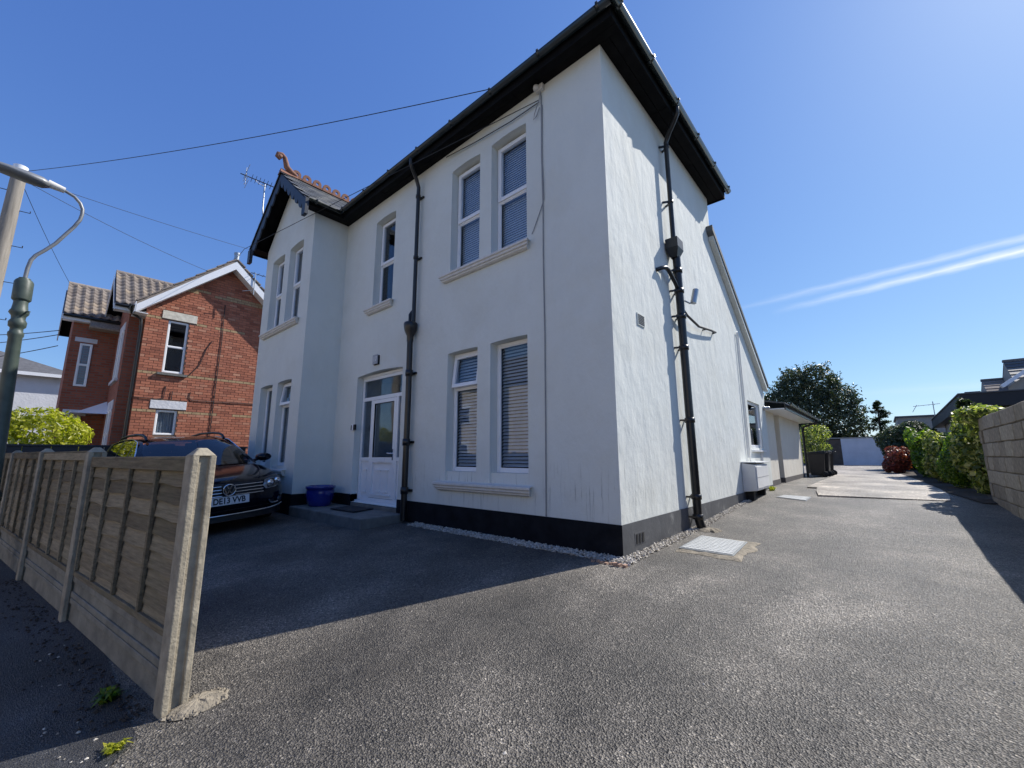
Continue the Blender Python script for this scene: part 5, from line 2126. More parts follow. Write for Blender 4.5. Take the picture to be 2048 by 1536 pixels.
for q, mt in ((red_rest, 'brick_i'), (buff_rest, 'buff')):
    o = q.build('brick', MAT[mt], gable, fix=False)
    o['kind'] = 'stuff'
for (a, b, c_, d_) in lints:
    m = MB()
    m.box(GX - .04, GX + .018, a, b, c_, d_)
    m.build('lintel', MAT['lintel'] if c_ > 4 else MAT['whitewall'], BH, bevel=.006)
window(BH, TX(GX), wins[0][0] + .005, wins[0][1] - .005, 3.75, 5.49, -.05, split=4.62, top_sash=False)
window(BH, TX(GX), wins[1][0] + .005, wins[1][1] - .005, 1.74, 2.53, -.05, split=None, curtain=True)
m = MB()
m.box(GX - .04, GX + .09, -1.87, -1.10, 3.65, 3.725)
m.build('window_sill', MAT['slate'], BH)
# main roof behind the gable, verge tiles, white boxed bargeboards
OV = .40
m = MB()
rt_ = .10


def main_roof(y):
    return zap + .12 + rt_ - abs(y - yap) * ((zap - zea) / (yap - ya))


eL, eR = ya - .30, yr + .30
m.add([(GX + OV, eL, main_roof(eL)), (GX + OV, yap, main_roof(yap)), (GX + OV, eR, main_roof(eR)), (-24, eL, main_roof(eL)), (-24, yap, main_roof(yap)), (-24, eR, main_roof(eR)),
       (GX + OV, eL, main_roof(eL) - rt_), (GX + OV, yap, main_roof(yap) - rt_), (GX + OV, eR, main_roof(eR) - rt_), (-24, eL, main_roof(eL) - rt_), (-24, yap, main_roof(yap) - rt_), (-24, eR, main_roof(eR) - rt_)],
      [(0, 1, 4, 3), (1, 2, 5, 4), (6, 9, 10, 7), (7, 10, 11, 8), (0, 6, 7, 1), (1, 7, 8, 2), (0, 3, 9, 6), (2, 8, 11, 5)])
mainroof = m.build('roof', MAT['tile'], BH, fix=False)
vt = MB()
vt.box(-.14, .14, -.17, .17, -.018, .018)
vt_me = vt.mesh('verge_tile')
vt_me.materials.append(MAT['tile'])
pitch = math.atan((zap - zea) / (yap - ya))
for k in range(9):
    for s_ in (-1, 1):
        y = yap + s_ * (.15 + k * .275)
        if eL < y < eR:
            piece('verge_tile', vt_me, mainroof, (GX + OV - .10, y, main_roof(y) + .022), ((pitch - .09) if s_ < 0 else -(pitch - .09), 0, 0))
for s_ in (-1, 1):
    m = MB()
    ye = eL if s_ < 0 else eR
    a, b = (yap, main_roof(yap) - rt_), (ye, main_roof(ye) - rt_)
    dep = .24
    m.add([(GX + OV + .002, a[0], a[1]), (GX + OV + .002, b[0], b[1]), (GX + OV + .002, b[0], b[1] - dep), (GX + OV + .002, a[0], a[1] - dep * 1.2),
           (GX + OV + .025, a[0], a[1]), (GX + OV + .025, b[0], b[1]), (GX + OV + .025, b[0], b[1] - dep), (GX + OV + .025, a[0], a[1] - dep * 1.2)],
          [(0, 1, 2, 3), (7, 6, 5, 4), (0, 4, 5, 1), (3, 2, 6, 7), (1, 5, 6, 2), (0, 3, 7, 4)])
    m.build('bargeboard', MAT['barge_white'], BH)
    m = MB()
    m.add([(GX, a[0], a[1] - .26), (GX + OV, a[0], a[1] - .26), (GX + OV, b[0], b[1] - .215), (GX, b[0], b[1] - .215)], [(0, 1, 2, 3)])
    m.build('verge_soffit', MAT['barge_white'], BH, fix=False)
m = MB()
m.box(GX - .3, GX + OV, eL - .02, ya - .001, main_roof(eL) - rt_ - .24, main_roof(eL) - rt_ - .22)
m.box(GX - .02, GX + OV + .02, eL - .025, eL - .005, main_roof(eL) - rt_ - .24, main_roof(eL) - .02)
m.build('eaves_box', MAT['barge_white'], BH)
gutter(BH, (GX + OV, eL - .08, main_roof(eL) - .10), (GX - .6, eL - .08, main_roof(eL) - .10), (0, -1, 0))
m = MB()
m.tube([(GX + .1, eL - .08, main_roof(eL) - .17), (GX + .05, eL - .05, main_roof(eL) - .30), (GX - .03, ya - .10, 5.35), (GX - .05, ya - .07, 5.1), (GX - .05, ya - .07, -.2)], .042, 8)
m.build('downpipe', MAT['black'], BH)
m = MB()
m.tube([(GX - .3, yap + .15, 7.9), (GX - .3, yap + .15, 8.55)], .085, 12)
m.tube([(GX - .3, yap + .15, 8.55), (GX - .3, yap + .15, 8.62)], .10, 12)
m.build('flue', MAT['alu'], BH)
m = MB()
for pts in ([(GX + .02, -.27, 6.42), (GX + .02, -.24, 5.0), (GX + .02, -.27, 3.2), (GX + .02, -.28, .9)],
            [(GX + .02, -1.25, 3.62), (GX + .02, -1.05, 3.72), (GX + .02, -.80, 4.1), (GX + .02, -.66, 4.7), (GX + .02, -.52, 5.02)],
            [(GX + .02, ya, 2.88), (GX + .02, -1.80, 2.86), (GX + .02, -1.62, 2.90), (GX + .02, -1.60, 3.30)],
            [(GX + .02, -.94, 3.18), (GX + .02, -.96, 3.0), (GX + .02, -.88, 2.90), (GX + .02, .2, 2.92), (GX + .02, 2.0, 2.96)],
            [(GX + .02, -1.42, 2.85), (GX + .02, -1.42, 3.15)]):
    m.tube(pts, .012, 5)
m.build('wall_cable', MAT['cable'], BH)
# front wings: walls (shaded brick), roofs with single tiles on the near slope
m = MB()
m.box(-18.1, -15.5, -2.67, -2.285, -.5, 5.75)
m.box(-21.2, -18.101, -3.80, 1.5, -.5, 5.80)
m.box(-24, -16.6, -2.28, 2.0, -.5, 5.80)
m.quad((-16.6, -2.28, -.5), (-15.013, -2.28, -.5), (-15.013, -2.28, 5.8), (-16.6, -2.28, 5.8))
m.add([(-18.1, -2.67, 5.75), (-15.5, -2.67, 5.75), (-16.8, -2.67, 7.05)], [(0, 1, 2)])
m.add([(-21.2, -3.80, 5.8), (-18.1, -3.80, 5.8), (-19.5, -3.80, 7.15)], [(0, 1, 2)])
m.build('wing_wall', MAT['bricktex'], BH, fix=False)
ptile = MB()
n = 8
vs, fs = [], []
for s_ in (0, 1):
    for k in range(n + 1):
        x = -.15 + .3 * k / n
        zz = .022 * math.cos(k / n * 2 * math.pi) + .012
        vs += [(s_ * .36 - .18, x, zz + (.012 if s_ == 0 else -.012) - s_ * 0), ]
for k in range(n):
    fs.append((k, k + 1, n + 2 + k, n + 1 + k))
vs2 = [(p[0], p[1], p[2] - .03) for p in vs]
b0 = len(vs)
vs += vs2
for k in range(n):
    fs.append((b0 + n + 1 + k, b0 + n + 2 + k, b0 + k + 1, b0 + k))
    fs.append((n + 1 + k, n + 2 + k, b0 + n + 2 + k, b0 + n + 1 + k))
ptile.add(vs, fs, 0, True)
tile_me = ptile.mesh('roof_tile')
tile_me.materials.append(MAT['tile'])


def wing_roof(xr, zr, xe, ze, xl, zl, y0, y1, drop=None):
    m = MB()
    m.add([(xr, y0, zr), (xr, y1, zr), (xe, y1, ze), (xe, y0, ze), (xl, y0, zl), (xl, y1, zl)], [(0, 3, 2, 1), (0, 1, 5, 4)])
    w = m.build('wing_roof', MAT['soffit'], BH, fix=False)
    L = math.hypot(xe - xr, zr - ze)
    ang = math.atan2(zr - ze, xe - xr)
    nr = int(L / .25) + 1
    st_ = L / nr
    ny = int((y1 - y0) / .222)
    for i in range(nr):
        t = (i + .62) * st_
        for j in range(ny):
            y = y0 + .11 + j * .222
            xx, zz = xr + t * math.cos(ang), zr - t * math.sin(ang)
            if zz < main_roof(y) - .02 and y > eL:
                continue
            piece('roof_tile', tile_me, w, (xx + .02 * math.sin(ang), y, zz + .05), (0, ang - .13, 0), (.80, .72, 1.2))
    m = MB()
    k = y0
    while k < y1 - .3:
        m.tube([(xr, k, zr + .01), (xr, k + .42, zr + .01)], .10, 10)
        k += .43
    m.build('ridge_tiles', MAT['tile'], w)
    # white barge and eaves board
    m = MB()
    for (xa, za) in ((xe, ze), (xl, zl)):
        m.add([(xr, y0 - .03, zr - .02), (xa, y0 - .03, za - .02), (xa, y0 - .03, za - .20), (xr, y0 - .03, zr - .24), (xr, y0, zr - .02), (xa, y0, za - .02), (xa, y0, za - .20), (xr, y0, zr - .24)],
              [(0, 1, 2, 3), (7, 6, 5, 4), (3, 2, 6, 7), (1, 5, 6, 2)])
    m.box(xe - .30, xe - .02, y0, y1, ze - .19, ze - .17)
    m.box(xe - .03, xe - .005, y0, y1, ze - .19, ze - .02)
    m.build('wing_fascia', MAT['barge_white'], w, fix=False)
    m = MB()
    m.tube([(xe + .05, y0, ze - .05), (xe + .05, y1, ze - .05)], .055, 8)
    m.build('wing_gutter', MAT['black'], w)
    return w


wing_roof(-16.8, 7.24, -15.22, 5.78, -18.35, 5.78, -3.06, -.4)
wing_roof(-19.5, 7.28, -17.85, 5.80, -21.4, 5.70, -4.07, -.6)
m = MB()
m.add([(-18.1, -3.42, 6.0), (-17.6, -3.42, 5.45), (-17.6, -2.6, 5.45), (-18.1, -2.6, 6.0), (-17.6, -3.42, 5.40), (-17.6, -2.6, 5.40), (-18.1, -3.42, 5.40), (-18.1, -2.6, 5.40)],
      [(0, 1, 2, 3), (1, 4, 5, 2), (4, 6, 7, 5), (0, 6, 4, 1)])
m.build('porch_roof', MAT['tile'], BH, fix=False)
W2 = TX(-18.1)
m = MB()
bx_uvw(m, W2, -3.70, -3.155, 4.95, 5.10, 0, .02)
bx_uvw(m, W2, -3.69, -3.14, 2.42, 2.62, 0, .02)
m.build('lintel', MAT['whitewall'], BH)
for (v0_, v1_) in ((3.42, 4.90), (1.2, 2.40)):
    window(BH, W2, -3.56, -3.25, v0_, v1_, .03, split=(v0_ + v1_) / 2 if v0_ > 2 else None, top_sash=False)
W1 = TF(-2.67)
m = MB()
bx_uvw(m, W1, -17.3, -16.0, 5.15, 5.42, 0, .02)
bx_uvw(m, W1, -17.4, -16.0, 2.55, 2.85, 0, .02)
bx_uvw(m, W1, -17.5, -15.95, 3.45, 3.55, 0, .08)
m.build('lintel', MAT['whitewall'], BH)
for (v0_, v1_) in ((3.56, 5.14), (1.0, 2.54)):
    for (u0_, u1_) in ((-17.2, -16.7), (-16.6, -16.1)):
        window(BH, W1, u0_, u1_, v0_, v1_, .03, split=(v0_ + v1_) / 2, top_sash=False)
m = MB()
m.add([(-17.95, -3.55, 2.45), (-17.95, -2.675, 2.95), (-18.09, -2.675, 2.95), (-18.09, -3.55, 2.45), (-17.0, -2.675, 2.45), (-17.0, -3.55, 2.45)],
      [(0, 4, 5), (0, 1, 4), (3, 2, 1, 0)])
m.build('porch_canopy', MAT['barge_white'], BH, fix=False)
ba = thing('tv_aerial', 'small aerial on a short pole fixed to the white bargeboard of the brick house', 'aerial', (GX + .45, .35, 7.2))
m = MB()
m.tube([(GX + .46, .45, 6.9), (GX + .46, .45, 7.75)], .016, 6)
m.tube([(GX + .46, .40, 7.05), (GX + .43, .1, 6.95)], .012, 6)
m.build('mast', MAT['alu'], ba)
m = MB()
m.tube([(GX + .46, .30, 7.72), (GX + .46, 1.35, 7.70)], .012, 6)
for k in range(6):
    m.tube([(GX + .34, .38 + k * .16, 7.72), (GX + .58, .38 + k * .16, 7.72)], .008, 5)
m.build('elements', MAT['cable'], ba)

# far white house at the left
FH = thing('far_white_house', 'pale rendered house with grey hipped roof far beyond the bush', 'house', (-31, -7, -.4))
m = MB()
m.box(-34, -28.5, -9, -3.2, -.6, 5.1)
m.build('wall', MAT['whitewall'], FH)
m = MB()
m.add([(-34.3, -9.3, 5.1), (-28.2, -9.3, 5.1), (-28.2, -2.9, 5.1), (-34.3, -2.9, 5.1), (-32.5, -6.1, 6.3), (-30, -6.1, 6.3), (-34.3, -9.3, 4.95), (-28.2, -9.3, 4.95), (-28.2, -2.9, 4.95), (-34.3, -2.9, 4.95)],
      [(0, 1, 5, 4), (1, 2, 5), (2, 3, 4, 5), (3, 0, 4), (1, 0, 6, 7), (2, 1, 7, 8), (3, 2, 8, 9), (6, 9, 8, 7)])
m.build('roof', MAT['roofslate'], FH, fix=False)
m = MB()
m.box(-28.2, -28.15, -9.3, -2.9, 4.93, 5.09)
m.build('gutter', MAT['barge_white'], FH)

# ------------------------------------------------------------------ yard wall, garage and roofs on the right
YW = thing('yard_wall', 'low white painted wall with a brown bare section across the end of the yard', 'wall', (0, 32, .38))
m = MB()
m.box(.07, 9, 32, 32.25, .1, 2.15)
m.build('white_section', MAT['whitewall'], YW)
m = MB()
m.box(-10, .068, 32.02, 32.25, .1, 2.10)
m.build('brown_section', MAT['brownwall'], YW)
m = MB()
m.box(-10, 9, 31.97, 32.28, 2.151, 2.22)
m.build('coping', MAT['greyrender'], YW)

GA = thing('garage', 'flat-roofed garage with deep black fascia behind the hedge', 'garage', (6, 17, .3))
m = MB()
m.box(4.35, 12, 14.3, 22.5, .2, 2.42)
m.build('wall', MAT['garagewall'], GA)
m = MB()
m.add([(4.06, 14.0, 2.45), (12.5, 14.0, 2.40), (12.5, 24, 2.40), (4.06, 24, 2.30), (4.06, 14.0, 2.83), (12.5, 14.0, 2.83), (12.5, 24, 2.75), (4.06, 24, 2.66)],
      [(0, 3, 2, 1), (4, 5, 6, 7), (0, 1, 5, 4), (1, 2, 6, 5), (2, 3, 7, 6), (3, 0, 4, 7)])
m.build('fascia', MAT['fascia'], GA)
m = MB()
m.add([(4.03, 13.97, 2.835), (12.5, 13.97, 2.835), (12.5, 24.03, 2.755), (4.03, 24.03, 2.665), (4.03, 13.97, 2.87), (12.5, 13.97, 2.87), (12.5, 24.03, 2.79), (4.03, 24.03, 2.70)],
      [(0, 3, 2, 1), (4, 5, 6, 7), (0, 1, 5, 4), (1, 2, 6, 5), (2, 3, 7, 6), (3, 0, 4, 7)])
m.build('roof_edging', MAT['roofslate'], GA)
ga = thing('tv_aerial', 'thin rooftop aerial standing behind the garage roof', 'aerial', (4.3, 26, 3.0))
m = MB()
m.tube([(4.35, 26, 2.6), (4.35, 26, 3.75)], .02, 6)
m.tube([(3.6, 26, 3.55), (4.6, 26, 3.62)], .014, 5)
m.tube([(3.55, 26, 3.25), (3.75, 26, 3.62)], .012, 5)
for k in range(4):
    m.tube([(3.8 + k * .2, 25.8, 3.57), (3.8 + k * .2, 26.2, 3.57)], .008, 4)
m.build('mast', MAT['alu'], ga)

for (label, x0_, x1_, yc_, zr_, ze_, mt) in (
        ('grey house end with slate roof and white porch gable above the garage', 8.0, 16, 30, 6.35, 4.2, 'slate'),
        ('grey house end with dark tiled roof behind the garage', 7.15, 8.0, 31, 5.45, 3.6, 'tile'),
        ('lowest tiled roof of the row behind the garage', 6.5, 7.15, 32, 4.85, 3.3, 'tile')):
    hh = thing('terrace_house', label, 'house', ((x0_ + x1_) / 2, yc_, .4), 'houses behind the garage')
    m = MB()
    m.box(x0_ + .02, x1_, yc_, yc_ + 5, .3, ze_)
    m.add([(x0_ + .02, yc_, ze_), (x0_ + .02, yc_ + 5, ze_), (x0_ + .02, yc_ + 2.5, zr_)], [(0, 1, 2)])
    m.build('wall', MAT['greyrender'], hh, fix=False)
    m = MB()
    m.add([(x0_, yc_ - .15, ze_), (x1_, yc_ - .15, ze_), (x1_, yc_ + 2.5, zr_), (x0_, yc_ + 2.5, zr_), (x0_, yc_ + 5.15, ze_), (x1_, yc_ + 5.15, ze_)], [(0, 1, 2, 3), (3, 2, 5, 4)])
    rfo = m.build('roof', MAT['roofslate'], hh, fix=False)
    L = math.hypot(2.65, zr_ - ze_)
    an = math.atan2(zr_ - ze_, 2.65)
    nr = 9
    cmesh = MB()
    cmesh.box(x0_ - .02, min(x1_, 14), -.17, .17, -.02, .02)
    cme = cmesh.mesh('tile_course')
    cme.materials.append(MAT[mt])
    for k in range(nr):
        t = (k + .5) / nr
        piece('tile_course', cme, rfo, (0, yc_ - .15 + 2.65 * t, ze_ + (zr_ - ze_) * t + .03), (an - .07, 0, 0))
    m = MB()
    m.box(x0_ - .03, x1_, yc_ + 2.38, yc_ + 2.62, zr_ - .02, zr_ + .12)
    m.build('ridge', MAT['roofslate'], hh)
    if x1_ > 10:
        m = MB()
        m.add([(7.4, yc_ - 1.2, 4.5), (9.6, yc_ - 1.2, 6.3), (11.8, yc_ - 1.2, 4.5), (11.8, yc_ - 1.2, .3), (7.4, yc_ - 1.2, .3)], [(0, 1, 2, 3, 4)])
        m.build('porch_gable', MAT['greyrender'], hh, fix=False)
        for s_ in (-1, 1):
            m = MB()
            m.bar((9.6, yc_ - 1.4, 6.5), (9.6 + s_ * 2.45, yc_ - 1.4, 4.52), .4, .16)
            m.build('bargeboard', MAT['barge_white'], hh)
LB = thing('low_building', 'low pale flat-topped building end beyond the hedges', 'outbuilding', (6, 40, .4))
m = MB()
m.box(3.2, 9, 38, 44, .3, 3.75)
m.build('wall', MAT['garagewall'], LB)
m = MB()
m.box(3.1, 9.1, 37.9, 44.1, 3.751, 3.88)
m.build('roof', MAT['roofslate'], LB)

# houses across the road: seen only mirrored in the window panes
OH = thing('opposite_house', 'pale terrace across the road, seen only mirrored in the front windows', 'house', (-14, -21, -.9))
m = MB()
m.box(-34, 14, -25, -19, -1.2, 6.6)
m.build('wall', MAT['opposite'], OH)
m = MB()
m.add([(-34.3, -18.7, 6.6), (14.3, -18.7, 6.6), (14.3, -22, 9.4), (-34.3, -22, 9.4), (-34.3, -25.3, 6.6), (14.3, -25.3, 6.6)], [(0, 1, 2, 3), (3, 2, 5, 4)])
m.build('roof', MAT['roofslate'], OH, fix=False)
T = lambda u, v, w: (u, -19 + w, v)
for k in range(11):
    u = -32.5 + k * 3.9
    for (v0_, v1_) in ((.5, 2.1), (3.6, 5.1)):
        m = MB()
        rect_frame(m, T, u, u + 1.5, v0_, v1_, 0, .06, .11)
        bx_uvw(m, T, u + .11, u + 1.39, (v0_ + v1_) / 2 - .04, (v0_ + v1_) / 2 + .04, 0, .05)
        bx_uvw(m, T, u - .1, u + 1.6, v1_, v1_ + .22, 0, .04)
        fr = m.build('window', MAT['upvc'], OH)
        m = MB()
        bx_uvw(m, T, u + .1, u + 1.4, v0_ + .1, v1_ - .1, .005, .02)
        m.build('pane', MAT['carblack'], fr)

# ------------------------------------------------------------------ parked estate car
CAR = thing('parked_car', 'black estate car parked nose out beside the bay window', 'car', (0, 0, 0))
ORG[CAR] = Vector((0, 0, 0))
LEN, HW = 4.77, .905


def sub(o, lv=2):
    md = o.modifiers.new('subsurf', 'SUBSURF')
    md.levels = lv
    md.render_levels = lv
    for p in o.data.polygons:
        p.use_smooth = True
    return o


def shell(outline, vs_cols, fx, name, mat, parent, close=True, lv=1):
    """outline (x,z) swept across the car; fx(x,z,v) -> (x,y,z)"""
    m = MB()
    n = len(outline)
    k = len(vs_cols)
    pts = [fx(x, z, v) for v in vs_cols for (x, z) in outline]
    fs = []
    for i in range(k - 1):
        for j in range(n if close else n - 1):
            j2 = (j + 1) % n
            fs.append((i * n + j, i * n + j2, (i + 1) * n + j2, (i + 1) * n + j))
    if close:
        fs += [tuple(range(n)), tuple(range((k - 1) * n, k * n))]
    m.add(pts, fs, 0, True)
    o = m.build(name, mat, parent)
    return sub(o, lv)


def nose(v, z=0):      # how far the front curves back towards the sides
    a = abs(v)
    return .05 * a ** 2 + .33 * a ** 5


body_out = [(.0, .30), (.02, .40), (.015, .50), (-.01, .60), (-.045, .69), (-.12, .745), (-.35, .815), (-.75, .885), (-1.10, .935), (-1.30, .965), (-2.2, .975), (-3.4, .985), (-4.3, 1.0), (-4.62, .98), (-4.74, .80), (-4.77, .55), (-4.72, .35), (-4.5, .24), (-3.0, .20), (-1.0, .20), (-.25, .21), (-.06, .24)]


def body_fx(x, z, v):
    a = abs(v)
    t = max(0, min(1, (-x) / 1.0))
    xx = x - nose(v) * (1 - t) + (.22 * a ** 5) * max(0, min(1, (-x - 4.0) / .7))
    r = 1 - .10 * a ** 12 - .03 * a ** 4
    zc = .58
    zz = zc + (z - zc) * r
    if z > .65:
        zz -= .035 * a ** 3
    return (xx, v * HW, zz)


cols = [-1, -.985, -.94, -.85, -.7, -.5, -.25, 0, .25, .5, .7, .85, .94, .985, 1]
car_body = shell(body_out, cols, body_fx, 'body', MAT['carpaint'], CAR, True, 1)


def gh(z):
    return .83 - .235 * max(0, (z - .95) / .55) ** 1.05


def gfx(x, z, v):
    a = abs(v)
    return (x + .0 - .20 * a ** 3 * (1 if x > -2.2 else -.4), v * gh(z), z - .035 * a ** 4 * (1 if z > 1.3 else .3))


# greenhouse: roof skin, pillars, glass
roof_out = [(-1.90, 1.385), (-2.05, 1.425), (-2.5, 1.47), (-3.2, 1.475), (-3.9, 1.44), (-4.25, 1.40)]
c2 = [-1, -.97, -.85, -.5, 0, .5, .85, .97, 1]
shell(roof_out, c2, gfx, 'roof', MAT['carpaint'], CAR, False, 2)
ws_out = [(-1.07, .945), (-1.35, 1.10), (-1.65, 1.265), (-1.90, 1.385)]
c3 = [-.92, -.8, -.5, 0, .5, .8, .92]
shell(ws_out, c3, gfx, 'windscreen', MAT['carglass'], CAR, False, 2)
for s_ in (-1, 1):
    shell([(-1.0, .93), (-1.35, 1.10), (-1.65, 1.265), (-1.93, 1.395)], [s_ * .905, s_ * .955, s_ * 1.005], gfx, 'pillar', MAT['carpaint'], CAR, False, 1)
    m = MB()

    def sidept(x, z):
        return (x - .20, s_ * (gh(z) + .002), z)
    front = [sidept(-1.30, .985), sidept(-2.05, .985), sidept(-2.05, 1.40), sidept(-1.88, 1.365), sidept(-1.55, 1.17)]
    m.add(front, [(0, 1, 2, 3, 4)])
    m.build('front_side_window', MAT['privacy'], CAR, fix=False)
    m = MB()
    m.add([sidept(-2.12, .985), sidept(-3.0, .985), sidept(-3.0, 1.415), sidept(-2.12, 1.405)], [(0, 1, 2, 3)])
    m.build('rear_side_window', MAT['privacy'], CAR, fix=False)
    m = MB()
    m.add([sidept(-3.07, .99), sidept(-4.15, 1.02), sidept(-3.85, 1.36), sidept(-3.07, 1.41)], [(0, 1, 2, 3)])
    m.build('quarter_window', MAT['privacy'], CAR, fix=False)
    for (a, b) in ((-2.05, -2.12), (-3.0, -3.07)):
        m = MB()
        m.add([sidept(a, .97), sidept(b, .97), sidept(b, 1.43), sidept(a, 1.43)], [(0, 1, 2, 3)])
        m.build('door_pillar', MAT['carblack'], CAR, fix=False)
    m = MB()
    m.add([sidept(-4.15, 1.0), sidept(-4.45, 1.0), sidept(-4.1, 1.40), sidept(-3.85, 1.38)], [(0, 1, 2, 3)])
    m.build('rear_pillar', MAT['carblack'], CAR, fix=False)
    m = MB()
    tr = [sidept(-1.22, .975), sidept(-1.55, 1.185), sidept(-1.88, 1.375), sidept(-2.4, 1.44), sidept(-3.2, 1.445), sidept(-3.88, 1.385), sidept(-4.18, 1.02)]
    m.tube(tr, .011, 6)
    m.build('window_trim', MAT['chrome'], CAR)
    # roof rail
    m = MB()
    y_ = s_ * .555
    m.tube([(-2.02, y_, 1.40), (-2.10, y_, 1.455), (-2.25, y_, 1.492), (-2.6, y_, 1.515), (-3.3, y_, 1.52), (-3.9, y_, 1.49), (-4.1, y_, 1.43)], .022, 8)
    m.build('roof_rail', MAT['carblack'], CAR)
    # mirror
    m = MB()
    m.tube([(-1.42, s_ * .84, .96), (-1.42, s_ * .93, .985)], .025, 8)
    vs, fs = [], []
    for (x, sc) in ((-1.30, .35), (-1.33, .8), (-1.40, 1.0), (-1.50, .95), (-1.52, .8)):
        for k in range(10):
            a = 2 * math.pi * k / 10
            vs.append((x, s_ * (1.02 + math.cos(a) * .125 * sc), 1.015 + math.sin(a) * .075 * sc))
    for i in range(4):
        for k in range(10):
            k2 = (k + 1) % 10
            fs.append((i * 10 + k, i * 10 + k2, i * 10 + 10 + k2, i * 10 + 10 + k))
    fs += [tuple(range(10)), tuple(range(40, 50))]
    m.add(vs, fs, 0, True)
    m.build('wing_mirror', MAT['carpaint'], CAR)
    # headlamp: housing, lens, reflector
    hl = MB()

    def fpt(y, z, off=.0):
        v = y / HW
        zz = z
        # follow the nose of the body at this height
        base = float(np.interp(z, [.30, .40, .50, .60, .69, .745], [0, .02, .015, -.01, -.045, -.12]))
        tt = max(0, min(1, -base / 1.0))
        return (base - nose(v) * (1 - tt) + off, y, z)
    out_ = [(.48, .615), (.52, .70), (.66, .735), (.80, .74), (.87, .70), (.86, .63), (.70, .575), (.52, .565)]
    pts = [fpt(s_ * y, z, .012) for y, z in out_]
    bk_ = [fpt(s_ * y, z, -.03) for y, z in out_]
    n_ = len(pts)
    c_ = fpt(s_ * .68, .65, .035)
    hl.add(pts + bk_ + [c_], [(k, (k + 1) % n_, n_ + (k + 1) % n_, n_ + k) for k in range(n_)] + [(k, (k + 1) % n_, 2 * n_) for k in range(n_)], 0, True)
    ho = hl.build('headlight', MAT['lens'], CAR, fix=False)
    m = MB()
    m.add([fpt(s_ * y, z, .004) for y, z in out_], [tuple(range(n_))])
    m.build('reflector', MAT['lead'], ho, fix=False)
    for (yy, zz) in ((.60, .645), (.74, .665)):
        m = MB()
        q = fpt(s_ * yy, zz, .012)
        m.lathe([(.045, 0), (.05, .008), (.035, .016), (.0, .02)], q, 12, axis='x')
        m.build('projector', MAT['chrome'], ho)
    # fog lamp recess and its chrome hook
    m = MB()
    m.add([fpt(s_ * y, z, .018) for y, z in ((.56, .385), (.83, .42), (.84, .345), (.60, .325))], [(0, 1, 2, 3)])
    m.build('fog_lamp_recess', MAT['carblack'], CAR, fix=False)
    m = MB()
    m.tube([fpt(s_ * .55, .395, .03), fpt(s_ * .585, .345, .032), fpt(s_ * .66, .335, .034), fpt(s_ * .72, .34, .034)], .009, 6)
    m.build('fog_lamp_trim', MAT['chrome'], CAR)
    m = MB()
    q = fpt(s_ * .745, .375, .025)
    m.lathe([(.035, 0), (.038, .01), (.0, .016)], q, 12, axis='x')
    m.build('fog_lamp', MAT['lens'], CAR)
    # wheels
    for (wx, nm) in ((-.92, 'wheel'), (-3.63, 'wheel')):
        m = MB()
        m.lathe([(.22, -.10), (.30, -.105), (.325, -.08), (.33, 0), (.325, .08), (.30, .105), (.22, .10)], (wx, s_ * .82, .33), 28, axis='y')
        wo = m.build('wheel', MAT['rubber'], CAR)
        m = MB()
        m.lathe([(.225, -.09), (.225, .09)], (wx, s_ * .82, .33), 24, axis='y')
        for k in range(5):
            a = k * 2 * math.pi / 5
            m.bar((wx, s_ * .915, .33), (wx + math.cos(a) * .21, s_ * .915, .33 + math.sin(a) * .21), .05, .03, upv=(0, 1, 0))
        m.build('rim', MAT['alu'], wo)
        m = MB()
        pts = [(wx + math.cos(a) * .385, s_ * .895, .335 + math.sin(a) * .385) for a in [R(-15 + 210 * k / 14) for k in range(15)]]
        pts2 = [(wx, s_ * .905, .33)] + [(p[0], s_ * .905, p[2]) for p in pts]
        m.add(pts2, [(0, k + 1, k + 2) for k in range(14)])
        m.build('wheel_arch', MAT['rubber'], CAR, fix=False)
# interior block so the cabin reads as furnished
m = MB()
m.box(-4.2, -1.35, -.74, .74, .90, .985)
for (x, yy) in ((-2.25, -.36), (-2.25, .36), (-3.2, -.4), (-3.2, .4), (-3.2, 0)):
    m.box(x - .16, x, yy - .22, yy + .22, .9, 1.18)
    m.box(x - .13, x - .03, yy - .12, yy + .12, 1.2, 1.34)
m.build('interior', MAT['interior'], CAR, bevel=.03)
# grille: dark slot with chrome bars that follow the nose
m = MB()
ysg = [-.46 + .92 * k / 12 for k in range(13)]
ga_ = [fpt(y, .60, .012) for y in ysg] + [fpt(y, .695, .012) for y in ysg]
gb_ = [fpt(y, .525, .012) for y in ysg]
m.add(gb_ + [fpt(y, .705, .012) for y in ysg], [(k, k + 1, 13 + k + 1, 13 + k) for k in range(12)])
grille = m.build('grille', MAT['carblack'], CAR, fix=False)
for z in (.535, .578, .622, .668):
    for (a, b) in ((-.47, -.085), (.085, .47)):
        m = MB()
        m.tube([fpt(a + (b - a) * k / 6, z, .028) for k in range(7)], .008, 6)
        m.build('chrome_bar', MAT['chrome'], grille)
m = MB()
m.add([fpt(y, .335, .016) for y in ysg] + [fpt(y, .24 + .09, .016) for y in ysg], [(k, k + 1, 13 + k + 1, 13 + k) for k in range(12)])
yl = [-.84 + 1.68 * k / 20 for k in range(21)]
m.build('lower_slot', MAT['carblack'], CAR, fix=False)
m = MB()
m.tube([(fpt(y, .30, .02)[0], y, .262 + .03 * (abs(y) / .84) ** 3) for y in yl], .012, 6)
m.build('bumper_chrome', MAT['chrome'], CAR)
m = MB()
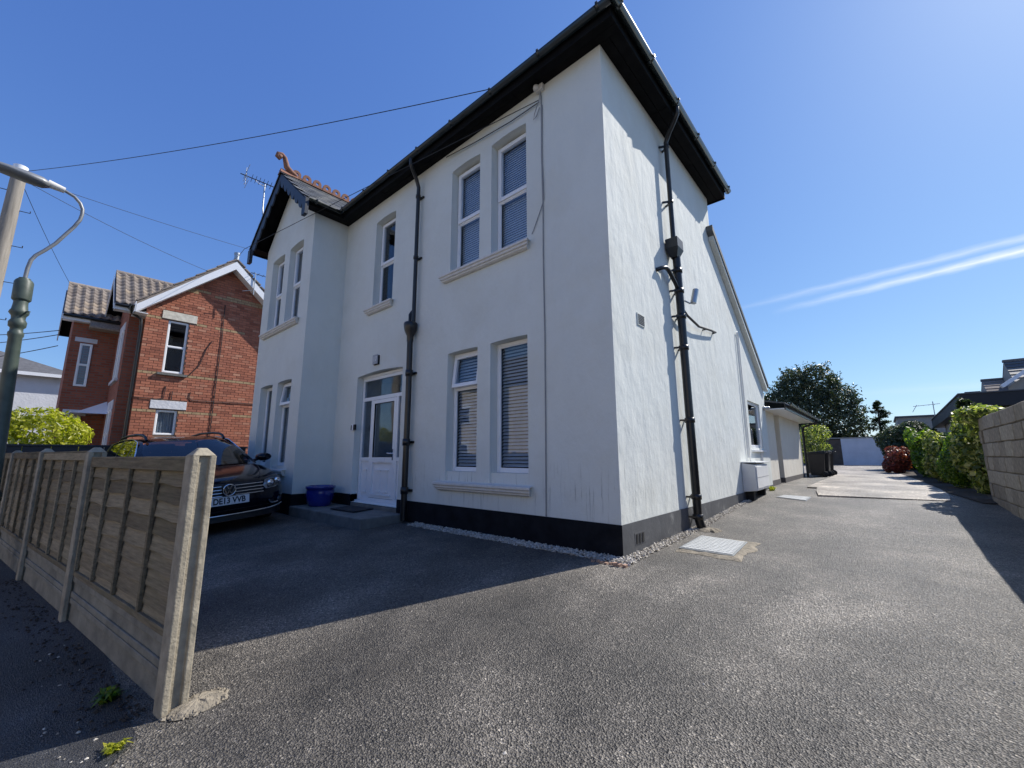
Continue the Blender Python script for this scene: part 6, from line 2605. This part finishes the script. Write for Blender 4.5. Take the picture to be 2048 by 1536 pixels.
m.add([(-.03 - nose(y / HW), y, .255) for y in yl] + [(-.02 - nose(y / HW), y, .17) for y in yl] + [(-.5, y, .15) for y in yl],
      [(k, k + 1, 21 + k + 1, 21 + k) for k in range(20)] + [(21 + k, 22 + k, 43 + k, 42 + k) for k in range(20)])
m.build('air_dam', MAT['carblack'], CAR, fix=False)
m = MB()
m.box(.016, .03, -.27, .27, .405, .523)
pl = m.build('number_plate', MAT['plate'], CAR, bevel=.004)
text_mesh('registration', 'DE13 VVB', .115, MAT['plate_text'], pl, (.0312, .012, .463), (R(90), 0, R(90)), .0006, width=.41, bold=.0035)
m = MB()
m.lathe([(.007, 0), (.007, .001)], (.031, -.238, .463), 10, axis='x')
m.build('fixing_screw', MAT['plate_text'], pl)
# round badge: ring and the two stacked letters as strokes
m = MB()
bc = (.052, 0, .615)
n = 28
ring = [(bc[0], bc[1] + .078 * math.cos(2 * math.pi * k / n), bc[2] + .078 * math.sin(2 * math.pi * k / n)) for k in range(n + 1)]
m.tube(ring, .0075, 6, cap=False)


def stroke(pts):
    for (a, b) in zip(pts[:-1], pts[1:]):
        m.bar((bc[0], bc[1] + a[0], bc[2] + a[1]), (bc[0], bc[1] + b[0], bc[2] + b[1]), .013, .012, upv=(1, 0, 0))


stroke([(-.034, .066), (0, .008), (.034, .066)])
stroke([(-.066, .034), (-.032, -.062), (0, -.006), (.032, -.062), (.066, .034)])
bd = m.build('badge', MAT['chrome'], CAR, fix=False)
m = MB()
m.lathe([(.085, -.02), (.085, -.006), (.0, -.006)], bc, 24, axis='x')
m.build('badge_disc', MAT['carblack'], bd)
# wipers and tax-disc style sticker left out; bonnet shut line
m = MB()
for s_ in (-1, 1):
    m.tube([(-.14, s_ * .47, .758), (-.45, s_ * .60, .835), (-.85, s_ * .70, .895), (-1.15, s_ * .74, .935)], .004, 5)
m.build('bonnet_seam', MAT['carblack'], CAR)
CS = 1.10
CAR.scale = (CS, CS, CS)
CAR.rotation_euler = Euler((R(4.3), 0, R(3.0)), 'XYZ')
CAR.location = (-5.80, -1.98, zg(-1.98))
